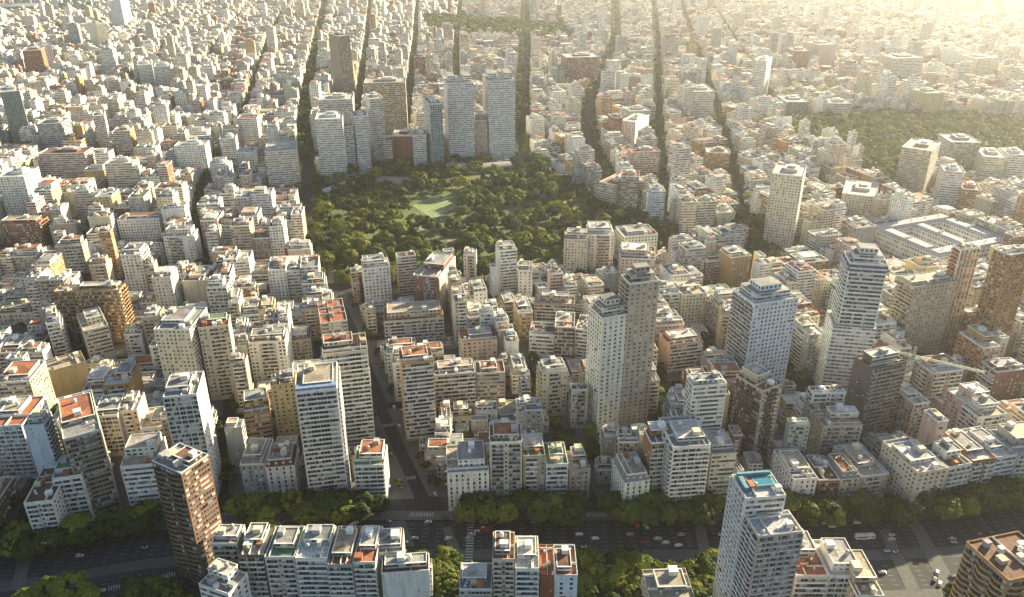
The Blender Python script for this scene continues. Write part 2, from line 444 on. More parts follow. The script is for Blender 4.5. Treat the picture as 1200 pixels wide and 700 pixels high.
# park paths
pp = MB()
def path(pts, w, z=0.06):
    g_ = [at(*p) for p in pts]
    for a, b in zip(g_[:-1], g_[1:]):
        d = b-a; n_ = np.array((-d[1], d[0]))/np.hypot(*d)*w
        pp.add([(*(a-n_), z), (*(b-n_), z), (*(b+n_), z), (*(a+n_), z)], [(0,1,2,3)]); z += 0.003
path([(372, 300), (392, 280), (440, 262), (480, 262), (545, 290)], 3)
path([(640, 220), (622, 245), (600, 262), (640, 290)], 3)
path([(660, 262), (700, 255), (738, 275), (770, 285)], 5)
path([(700, 236), (735, 256), (775, 276)], 3.5)
path([(388, 332), (386, 290), (378, 240)], 2.5)
structure('park_paths', pp, M_PATH)

# ------------------------------------------------------------------ palettes (base colours)
WH = (0.76, 0.75, 0.68); CR = (0.62, 0.56, 0.42); BE = (0.44, 0.37, 0.28); GY = (0.36, 0.36, 0.35); OC = (0.42, 0.25, 0.10)
BR = (0.27, 0.13, 0.07); RD = (0.24, 0.09, 0.055); PK = (0.56, 0.41, 0.33); BL = (0.60, 0.66, 0.70); YE = (0.55, 0.42, 0.20); DK = (0.13, 0.11, 0.09); GN = (0.36, 0.42, 0.36)
CNAME = {WH: 'white', CR: 'cream', BE: 'beige', GY: 'grey', OC: 'ochre', BR: 'brown', RD: 'red brick', PK: 'pinkish', BL: 'pale blue', YE: 'yellowish', DK: 'dark', GN: 'pale green'}
RT = (0.36, 0.14, 0.07); RG = (0.27, 0.27, 0.27); RW = (0.55, 0.54, 0.51); RC = (0.42, 0.36, 0.27); RN = (0.12, 0.22, 0.13); RB = (0.17, 0.09, 0.06)
RNAME = {RT: 'terracotta', RG: 'grey', RW: 'white', RC: 'sandy', RN: 'green', RB: 'dark red'}
def jit(c, a=0.12):
    k = 1 + random.uniform(-a, a); return tuple(min(0.8, max(0.01, x*k*(1+random.uniform(-.04, .04)))) for x in c)
def rwall(): return random.choices([WH, CR, BE, GY, PK, BR, OC, BL, YE, GN], [34, 20, 17, 11, 4, 6, 4, 3, 3, 3])[0]
def rroof(): return random.choices([RT, RG, RW, RC, RN, RB], [20, 27, 26, 24, 3, 5])[0]

# ------------------------------------------------------------------ shared window / clutter meshes
def win_mesh(w, h, name='window'):
    b = MB(); f = 0.09
    b.box(-w/2-f, w/2+f, -0.05, 0.03, -f, 0, 0); b.box(-w/2-f, w/2+f, -0.05, 0.03, h, h+f, 0)
    b.box(-w/2-f, -w/2, -0.05, 0.03, 0, h, 0); b.box(w/2, w/2+f, -0.05, 0.03, 0, h, 0)
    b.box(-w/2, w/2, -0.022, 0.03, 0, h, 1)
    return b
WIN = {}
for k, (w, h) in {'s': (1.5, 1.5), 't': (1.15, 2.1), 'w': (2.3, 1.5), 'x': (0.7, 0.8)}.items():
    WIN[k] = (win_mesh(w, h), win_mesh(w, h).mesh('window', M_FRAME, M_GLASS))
def tank_mesh():
    b = MB(); b.tube((0, 0, 0.5), (0, 0, 2.3), 1.1, 1.1, 12); b.tube((0, 0, 2.3), (0, 0, 2.6), 1.1, 0.3, 12)
    for sx in (-.7, .7):
        for sy in (-.7, .7): b.box(sx-.08, sx+.08, sy-.08, sy+.08, 0, .55)
    return b.mesh('water_tank', M_TINT)
TANK = tank_mesh()
def ac_mesh():
    b = MB(); b.box(-.6, .6, -.4, .4, .1, 1.0); b.box(-.35, .35, -.43, -.40, .25, .85); b.box(-.5, -.4, -.3, .3, 0, .1); b.box(.4, .5, -.3, .3, 0, .1)
    return b.mesh('air_conditioner', M_TINT)
AC = ac_mesh()
CH = MB().box(-.4, .4, -.4, .4, 0, 1.6).box(-.5, .5, -.5, .5, 1.6, 1.8).box(-.25, .25, -.25, .25, 1.8, 2.2).mesh('chimney', M_TINT)

# ------------------------------------------------------------------ detailed building
FACE = {'f': (0, -1), 'r': (1, 0), 'b': (0, 1), 'l': (-1, 0)}
def rot2(x, y, k):   # k quarter turns
    for _ in range(k): x, y = -y, x
    return x, y
def facade(rt, w, d, h, z0, side, style, wall, rail, nwin, budget, curve=0):
    """balconies and windows on one face.  side index: 0 front, 1 right, 3 left"""
    fw, off = (w, d/2) if side % 2 == 0 else (d, w/2)
    k = {0: 0, 1: 1, 2: 2, 3: 3}[side]; rz = k*math.pi/2
    fh = 3.0; g0 = z0 + (3.4 if z0 < 0.5 else 0.0); n = int((h - g0 - 0.2)//fh)
    if n < 1: return
    fh = (h - g0 - 0.1)/n
    wins = []          # (x along, z, kind)
    def put(name, me, x, z, dy=0.0, color=None):
        X, Y = rot2(x, -off-dy, k)
        return place(name, me, rt, (X, Y, z), rz, color)
    def balcony(x0, x1, dep, solid=True):
        if curve:
            b = MB(); nb = max(1, round((x1-x0)/9)) if curve == 1 else 1; ns = 8*nb
            pts = [(x0+(x1-x0)*i/ns, -.35-(1.9 if curve == 1 else 2.4)*abs(math.sin(math.pi*nb*i/ns))) for i in range(ns+1)]
            b.prism([(x1, 0), (x0, 0)] + pts, -.16, 0)
            for (xa, ya), (xb, yb) in zip(pts[:-1], pts[1:]):
                b.add([(xa, ya, 0), (xb, yb, 0), (xb, yb, 1), (xa, ya, 1), (xa, ya+.1, 0), (xb, yb+.1, 0), (xb, yb+.1, 1), (xa, ya+.1, 1)], [(0,1,2,3), (5,4,7,6), (3,2,6,7)])
            return b.mesh('balcony', M_TINT)
        b = MB(); b.box(x0, x1, -dep, -0.0, -0.16, 0.0)
        t = .1
        zt = 1.0 if solid else 0.95
        b.box(x0, x1, -dep, -dep+t, 0.0, zt); b.box(x0, x0+t, -dep+t, 0, 0.0, zt); b.box(x1-t, x1, -dep+t, 0, 0.0, zt)
        L = x1-x0
        if L > 8 and random.random() < 0.75:
            m_ = int(L//random.choice([4.5, 6, 7]))
            for i in range(1, m_+1):
                xx = x0 + L*i/(m_+1); b.box(xx-.08, xx+.08, -dep+t, 0, 0.0, fh-0.17)
        return b.mesh('balcony', M_TINT)
    def band(x0, x1, hh=1.95, zz=0.12):
        b = MB(); b.box(x0, x1, -0.05, 0.03, zz+hh, zz+hh+.1, 0)
        m_ = max(1, int((x1-x0)/1.7)); s = (x1-x0)/m_
        for i in range(m_):
            b.box(x0+i*s+.05, x0+(i+1)*s-.05, -0.03, 0.03, zz, zz+hh, 1)
            b.box(x0+i*s-.05, x0+i*s+.05, -0.055, 0.03, zz, zz+hh, 0)
        return b.mesh('window', M_FRAME, M_GLASS)
    m = fw/2
    if style != 'blank' and fw > 7:
        for _ in range(random.choice([0, 1, 2, 3, 4])):
            i = random.randrange(n); aw = random.uniform(1.6, 3.2); x = random.uniform(-m+2.2, m-2.2)
            b = MB(); b.add([(-aw/2, 0, 2.75), (aw/2, 0, 2.75), (aw/2, -1.5, 2.2), (-aw/2, -1.5, 2.2), (-aw/2, 0, 2.7), (aw/2, 0, 2.7), (aw/2, -1.5, 2.05), (-aw/2, -1.5, 2.05)], [(0,3,2,1), (4,5,6,7), (3,7,6,2)])
            X, Y = rot2(x, -off-.06, k); b.obj('awning', M_TINT, rt, random.choice([(.5, .46, .38), (.12, .2, .12), (.35, .12, .07), (.6, .58, .54), (.15, .2, .3)]), (X, Y, g0+i*fh), rz)
    if style in ('punch', 'blank', 'mix'):
        for _ in range(random.choice([2, 4, 6])):
            X, Y = rot2(random.uniform(-m+1, m-1), -off-.32, k); o = place('air_conditioner', AC, rt, (X, Y, g0+random.randrange(n)*fh+.1), rz, jit(WH)); o.scale = (.75, .75, .7)
    if style == 'balc':
        bm_ = balcony(-m+.3, m-.3, random.uniform(1.1, 1.6)); wm = band(-m+.8, m-.8)
        for i in range(n):
            put('balcony', bm_, 0, g0+i*fh, 0, jit(rail, .14)); put('window', wm, 0, g0+i*fh)
        nwin[0] += n
    elif style == 'mix':
        c = random.uniform(-.12, .12)*fw; hw = fw*random.uniform(.2, .3)
        bm_ = balcony(c-hw, c+hw, 1.2, False); wm = band(c-hw+.3, c+hw-.3)
        for i in range(n):
            put('balcony', bm_, 0, g0+i*fh, 0, rail); put('window', wm, 0, g0+i*fh)
        nwin[0] += n
        xx = [x for x in (-m+1.5, m-1.5, -m+4.2, m-4.2) if abs(x-c) > hw+1.0]
        for i in range(n):
            for x in xx: wins.append((x, g0+i*fh+.9, 's'))
    elif style == 'duo':      # two columns of balconies
        hw = fw*0.19
        bm_ = balcony(-hw, hw, 1.2); wm = band(-hw+.25, hw-.25)
        for i in range(n):
            for c in (-m*.52, m*.52): put('balcony', bm_, c, g0+i*fh, 0, rail); put('window', wm, c, g0+i*fh)
        nwin[0] += 2*n
        for i in range(n): wins.append((0, g0+i*fh+.9, 's'))
    elif style == 'band':
        wm = band(-m+.6, m-.6, 1.5, 0.9); lm_ = MB().box(-m, m, -.16, 0, 0.62, 0.8).mesh('ledge', M_TINT)
        for i in range(n): put('window', wm, 0, g0+i*fh); put('ledge', lm_, 0, g0+i*fh, 0, rail)
        nwin[0] += n
    elif style == 'grid':
        b = MB(); nc = max(2, int(fw/3.4)); s = (fw-.4)/nc
        for i in range(nc+1): b.box(-m+.2+i*s-.2, -m+.2+i*s+.2, -.9, 0, g0, h)
        fr = b.obj('frame_grid', M_TINT, rt, rail, (*rot2(0, -off, k), 0), rz); fr.color = (*wall, 1)
        sm = MB().box(-m+.2, m-.2, -.8, 0, -.2, .55).mesh('balcony', M_TINT); wm = band(-m+.4, m-.4, 1.9, .6)
        for i in range(n): put('balcony', sm, 0, g0+i*fh, 0, rail); put('window', wm, 0, g0+i*fh)
        nwin[0] += n
    elif style == 'blank':
        c = random.uniform(-.25, .25)*fw
        if random.random() < .75:
            for i in range(n):
                if random.random() < .8: wins.append((c, g0+i*fh+1.1, 'x'))
    elif style in ('punch', 'tall'):
        p = random.uniform(2.9, 3.5); nc = max(1, int((fw-1.2)/p)); kk = 't' if style == 'tall' else 's'
        zz = .35 if style == 'tall' else .9
        for i in range(n):
            for c in range(nc): wins.append(((c-(nc-1)/2)*(fw-1.0)/nc, g0+i*fh+zz, kk))
    wins.sort(key=lambda t: -t[1])
    rest = MB()
    for x, z, kk in wins:
        if nwin[0] < budget:
            put('window', WIN[kk][1], x, z, 0.0); nwin[0] += 1
        else:
            X, Y = rot2(x, -off, k); mb = WIN[kk][0]; base = len(rest.V)
            for vx, vy, vz in mb.V:
                a, b2 = rot2(vx, vy, k); rest.V.append((X+a, Y+b2, z+vz))
            rest.F += [tuple(i+base for i in f) for f in mb.F]; rest.I += mb.I
    if rest.F:
        o = rest.obj('windows_upper_floors', (M_FRAME, M_GLASS), rt); return o
    return None

TYPES = {'balc': 2, 'mix': 1, 'duo': 2, 'band': 3, 'grid': 2, 'blank': 4, 'punch': 1, 'tall': 1, 'glass': 6, 'none': 0}
def roof_clutter(rt, w, d, h, rc, wall, n=1.0, pent=True, small=False):
    # parapet
    b = MB(); t = .28; ph = random.uniform(.8, 1.3)
    b.box(-w/2, w/2, -d/2, -d/2+t, h, h+ph); b.box(-w/2, w/2, d/2-t, d/2, h, h+ph)
    b.box(-w/2, -w/2+t, -d/2+t, d/2-t, h, h+ph); b.box(w/2-t, w/2, -d/2+t, d/2-t, h, h+ph)
    b.obj('parapet', M_TINT, rt, jit(WH if random.random() < .6 else wall, .08))
    MB().box(-w/2+t, w/2-t, -d/2+t, d/2-t, h-.02, h+.06).obj('roof', M_TILE, rt, rc)
    top = h+.06
    if pent and w > 8 and d > 9:
        sw = w*random.uniform(.55, .9); sd_ = d*random.uniform(.45, .7); ph2 = random.choice([2.8, 2.8, 5.6])
        cx = random.uniform(-.5, .5)*(w-sw-1); cy = random.uniform(-.1, .5)*(d-sd_-1)
        me = boxes_mesh('penthouse', [(cx, cy, top, top+ph2, sw/2, sd_/2, 0, jit(wall, .1), jit(rroof()), (random.choice([2, 3, 1]), random.choice([4, 1]), 2, 4), random.random(), random.random(), 2.8)])
        pe = place('penthouse', me, rt, (0, 0, 0))
        b = MB(); t = .2; z = top+ph2
        b.box(cx-sw/2-.15, cx+sw/2+.15, cy-sd_/2-.5, cy-sd_/2+t, z, z+.35); b.box(cx-sw/2-.15, cx+sw/2+.15, cy+sd_/2-t, cy+sd_/2+.1, z, z+.5)
        b.box(cx-sw/2-.15, cx-sw/2+t, cy-sd_/2+t, cy+sd_/2-t, z, z+.5); b.box(cx+sw/2-t, cx+sw/2+.15, cy-sd_/2+t, cy+sd_/2-t, z, z+.5)
        b.obj('cornice', M_TINT, pe, jit(WH, .1))
        if sw > 5 and sd_ > 5:
            hx, hy = random.uniform(1.4, 2.2), random.uniform(1.4, 2.4); x = cx+random.uniform(-.5, .5)*(sw-2*hx); y = cy+random.uniform(-.5, .5)*(sd_-2*hy)
            MB().box(x-hx, x+hx, y-hy, y+hy, z, z+2.6).box(x-hx-.15, x+hx+.15, y-hy-.15, y+hy+.15, z+2.6, z+2.8).obj('machine_room', M_TINT, pe, jit(random.choice([WH, CR, GY]), .1))
            if random.random() < .6: place('water_tank', TANK, pe, (cx-(x-cx)*.8, cy-(y-cy)*.8, z), 0, jit(random.choice([GY, WH, BL])))
        occ = (cx, cy, sw/2, sd_/2)
    else: occ = (0, 0, 0, 0)
    # terrace dividing walls
    for _ in range(random.randint(1, 3)):
        b = MB()
        if random.random() < .5:
            x = random.uniform(-.4, .4)*w; b.box(x-.1, x+.1, -d/2+t, d/2-t, top, top+random.uniform(.9, 2.0))
        else:
            y = random.uniform(-.4, .4)*d; b.box(-w/2+t, w/2-t, y-.1, y+.1, top, top+random.uniform(.9, 1.9))
        b.obj('terrace_wall', M_TINT, rt, jit(WH, .1))
    m_ = int(w*d/60*n)+1
    for _ in range(min(12, int(w*d/26)+2)):
        x = random.uniform(-.5, .5)*(w-4); y = random.uniform(-.5, .5)*(d-4)
        if abs(x-occ[0]) < occ[2]+1.2 and abs(y-occ[1]) < occ[3]+1.2: continue
        r = random.random()
        if r < .3:
            hx, hy, hz = random.uniform(.9, 1.9), random.uniform(.9, 2.2), random.uniform(2.0, 3.0)
            MB().box(x-hx, x+hx, y-hy, y+hy, top, top+hz).box(x-hx-.12, x+hx+.12, y-hy-.12, y+hy+.12, top+hz, top+hz+.14).obj('stair_hut', M_TINT, rt, jit(random.choice([WH, CR, GY, RT, BE]), .12))
        elif r < .42: MB().tube((x, y, top), (x+random.uniform(-3, 3), y, top+.5), .16, .16, 5).tube((x, y, top), (x, y, top+2.6), .09, .07, 5).obj('vent_pipe', M_METAL, rt)
        elif r < .56: place('water_tank', TANK, rt, (x, y, top), 0, jit(random.choice([GY, WH, BE])))
        elif r < .86: place('air_conditioner', AC, rt, (x, y, top), random.uniform(0, 3), jit(WH))
        else: place('chimney', CH, rt, (x, y, top), 0, jit(random.choice([WH, RT, BE])))

def building(name, cx, cy, rz, w, d, h, wall, roof, sf='balc', ss='blank', rail=None, detail=2, pent=True, extra=None, curve=0, roofstyle=None, side=None):
    rt = root(name, (cx, cy, 0), rz)
    wall_j = jit(wall, .06); roof_j = jit(roof, .1)
    fx, fy = math.cos(rz), math.sin(rz)
    vis = 1 if (-(cx+fx*w/2)*fx - (cy+fy*w/2)*fy) > 0 else 3      # which side face the photograph looks at
    seen = (0, 1) if vis == 1 else (0, 3)
    ty = [TYPES[sf], TYPES[ss], TYPES[sf], TYPES[ss]]
    if detail >= 2:
        ty[0] = 0 if sf != 'glass' else 6; ty[vis] = 0 if ss != 'glass' else 6
    me = boxes_mesh('wall', [(0, 0, 0, h, w/2, d/2, 0, wall_j, roof_j, tuple(ty), random.random(), random.random())])
    wo = place('wall', me, rt, (0, 0, 0))
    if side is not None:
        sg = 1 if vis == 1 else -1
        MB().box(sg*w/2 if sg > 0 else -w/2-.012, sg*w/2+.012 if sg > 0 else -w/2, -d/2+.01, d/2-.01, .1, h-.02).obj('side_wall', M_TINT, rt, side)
    if rail is None: rail = random.choices([jit(WH, .08), jit(wall, .1), jit(GY, .1), jit(CR, .1)], [5, 3, 1, 1])[0]
    if detail >= 2:
        nw = [0]; rest = []
        for sd_, stl in ((0, sf), (vis, ss)):
            if stl in ('none', 'glass'): continue
            o = facade(rt, w, d, h, 0, sd_, stl, wall_j, rail, nw, 98, curve if (sd_ == 0 or curve == 1) else 0)
            if o: rest.append(o)
        if rest:
            rest[0]['kind'] = 'stuff'
            if len(rest) > 1:
                a, b = rest[0].data, rest[1].data
                V = [tuple(v.co) for v in a.vertices] + [tuple(v.co) for v in b.vertices]; k = len(a.vertices)
                Fc = [tuple(p.vertices) for p in a.polygons] + [tuple(i+k for i in p.vertices) for p in b.polygons]
                I = [p.material_index for p in a.polygons] + [p.material_index for p in b.polygons]
                rest[0].data = raw_mesh('windows_upper_floors', V, Fc, (M_FRAME, M_GLASS), I)
                D.objects.remove(rest[1])
        # ground-floor shopfront band
        b = MB(); b.box(-w/2-.05, w/2+.05, -d/2-.25, -d/2, 3.0, 3.3)
        b.obj('shop_canopy', M_TINT, rt, jit(GY))
        if roofstyle == 'mansard':
            b = MB(); t = 1.6; z0, z1 = h, h+3.4
            V = [(-w/2, -d/2, z0), (w/2, -d/2, z0), (w/2, d/2, z0), (-w/2, d/2, z0), (-w/2+t, -d/2+t, z1), (w/2-t, -d/2+t, z1), (w/2-t, d/2-t, z1), (-w/2+t, d/2-t, z1)]
            b.add(V, [(0,1,5,4),(1,2,6,5),(2,3,7,6),(3,0,4,7),(4,5,6,7)])
            b.obj('mansard_roof', M_TILE, rt, roof_j)
            b = MB(); b.box(-w/2-.35, w/2+.35, -d/2-.35, d/2+.35, h-.35, h+.02).obj('cornice', M_TINT, rt, jit(WH))
            nd = max(2, int(w/3.5))
            dm = MB().box(-.6, .6, 0, 1.3, 0, 1.8).box(-.4, .4, -.04, 0, .3, 1.4, 1).box(-.75, .75, -.12, 1.3, 1.8, 1.95).mesh('dormer', M_TINT, M_GLASS)
            for i in range(nd): place('dormer', dm, rt, ((i-(nd-1)/2)*w/nd, -d/2+.55, h+.45), 0, jit(WH))
            roof_clutter(rt, w-2*t-.1, d-2*t-.1, z1, jit(rroof()), wall, .5, False)
        else:
            roof_clutter(rt, w, d, h, roof_j, wall, 1.0, pent)
    else:
        b = MB(); t = .35; b.box(-w/2, w/2, -d/2, -d/2+t, h, h+1.2); b.box(-w/2, w/2, d/2-t, d/2, h, h+1.2); b.box(-w/2, -w/2+t, -d/2+t, d/2-t, h, h+1.2); b.box(w/2-t, w/2, -d/2+t, d/2-t, h, h+1.2)
        b.obj('parapet', M_TINT, rt, jit(WH, .1))
        sw, sd_ = w*.45, d*.45
        me = boxes_mesh('machine_room', [(w*.05, d*.08, h, h+3.4, sw/2, sd_/2, 0, jit(wall), jit(RW), (4, 4, 4, 4), .3, .4), (w*.08, d*.1, h+3.4, h+5.2, sw/4, sd_/4, 0, jit(WH), jit(RW), (0, 0, 0, 0), .3, .4)])
        place('machine_room', me, rt, (0, 0, 0))
    return rt

# ------------------------------------------------------------------ hand-placed buildings
HB = []     # footprints: cx,cy,rz,w,d,h,u0,u1,vb
def hero(u0, v0, u1, v1, vb, vback, wall, sf, ss, roof, label, lm=None, tower=False, **kw):
    if vb < 0: h = float(-vb)
    else:
        um = (u0+u1)/2; g_ = at(um, vb); vt = (v0+v1)/2
        t = (350-vt)/F; dz = (-sP+t*cP)/(cP+t*sP); h = H + g_[1]*dz
    a, b = at(u0, v0, h), at(u1, v1, h); w = float(np.hypot(*(b-a))); ang = math.atan2(b[1]-a[1], b[0]-a[0])
    m_ = (a+b)/2; c_ = at((u0+u1)/2, vback, h); d = float(max(9.0, abs(c_[1]-m_[1])/max(.6, math.cos(ang))))
    d = min(d, 60)
    n_ = np.array((-math.sin(ang), math.cos(ang))); ce = m_ + n_*d/2
    det = 2 if ce[1] < 820 else 1
    if kw.pop('far', False): det = 1
    kind = 'apartment_tower' if h > 48 else ('mansard_building' if kw.get('roofstyle') else ('midrise_building' if sf in ('band', 'grid', 'punch') else 'apartment_building'))  # kind goes by height, roof and facade style, not by use as offices
    rt = building(kind, float(ce[0]), float(ce[1]), ang, w, d, h, wall, roof, sf, ss, detail=det, **kw)
    tag(rt, label, 'tower' if h > 48 else 'building')
    vbot = vb if vb > 0 else px(ce[0], ce[1]-d/2, 0)[1]
    HB.append((float(ce[0]), float(ce[1]), ang, w/2, d/2, h, min(u0, u1), max(u0, u1), vbot, min(v0, v1)))
    if lm: LM.append(('the '+lm, (u0+u1)/2, (v0+v1)/2 + 12))
    return rt, w, d, h
BOTTOM = 'on the near side of the avenue'
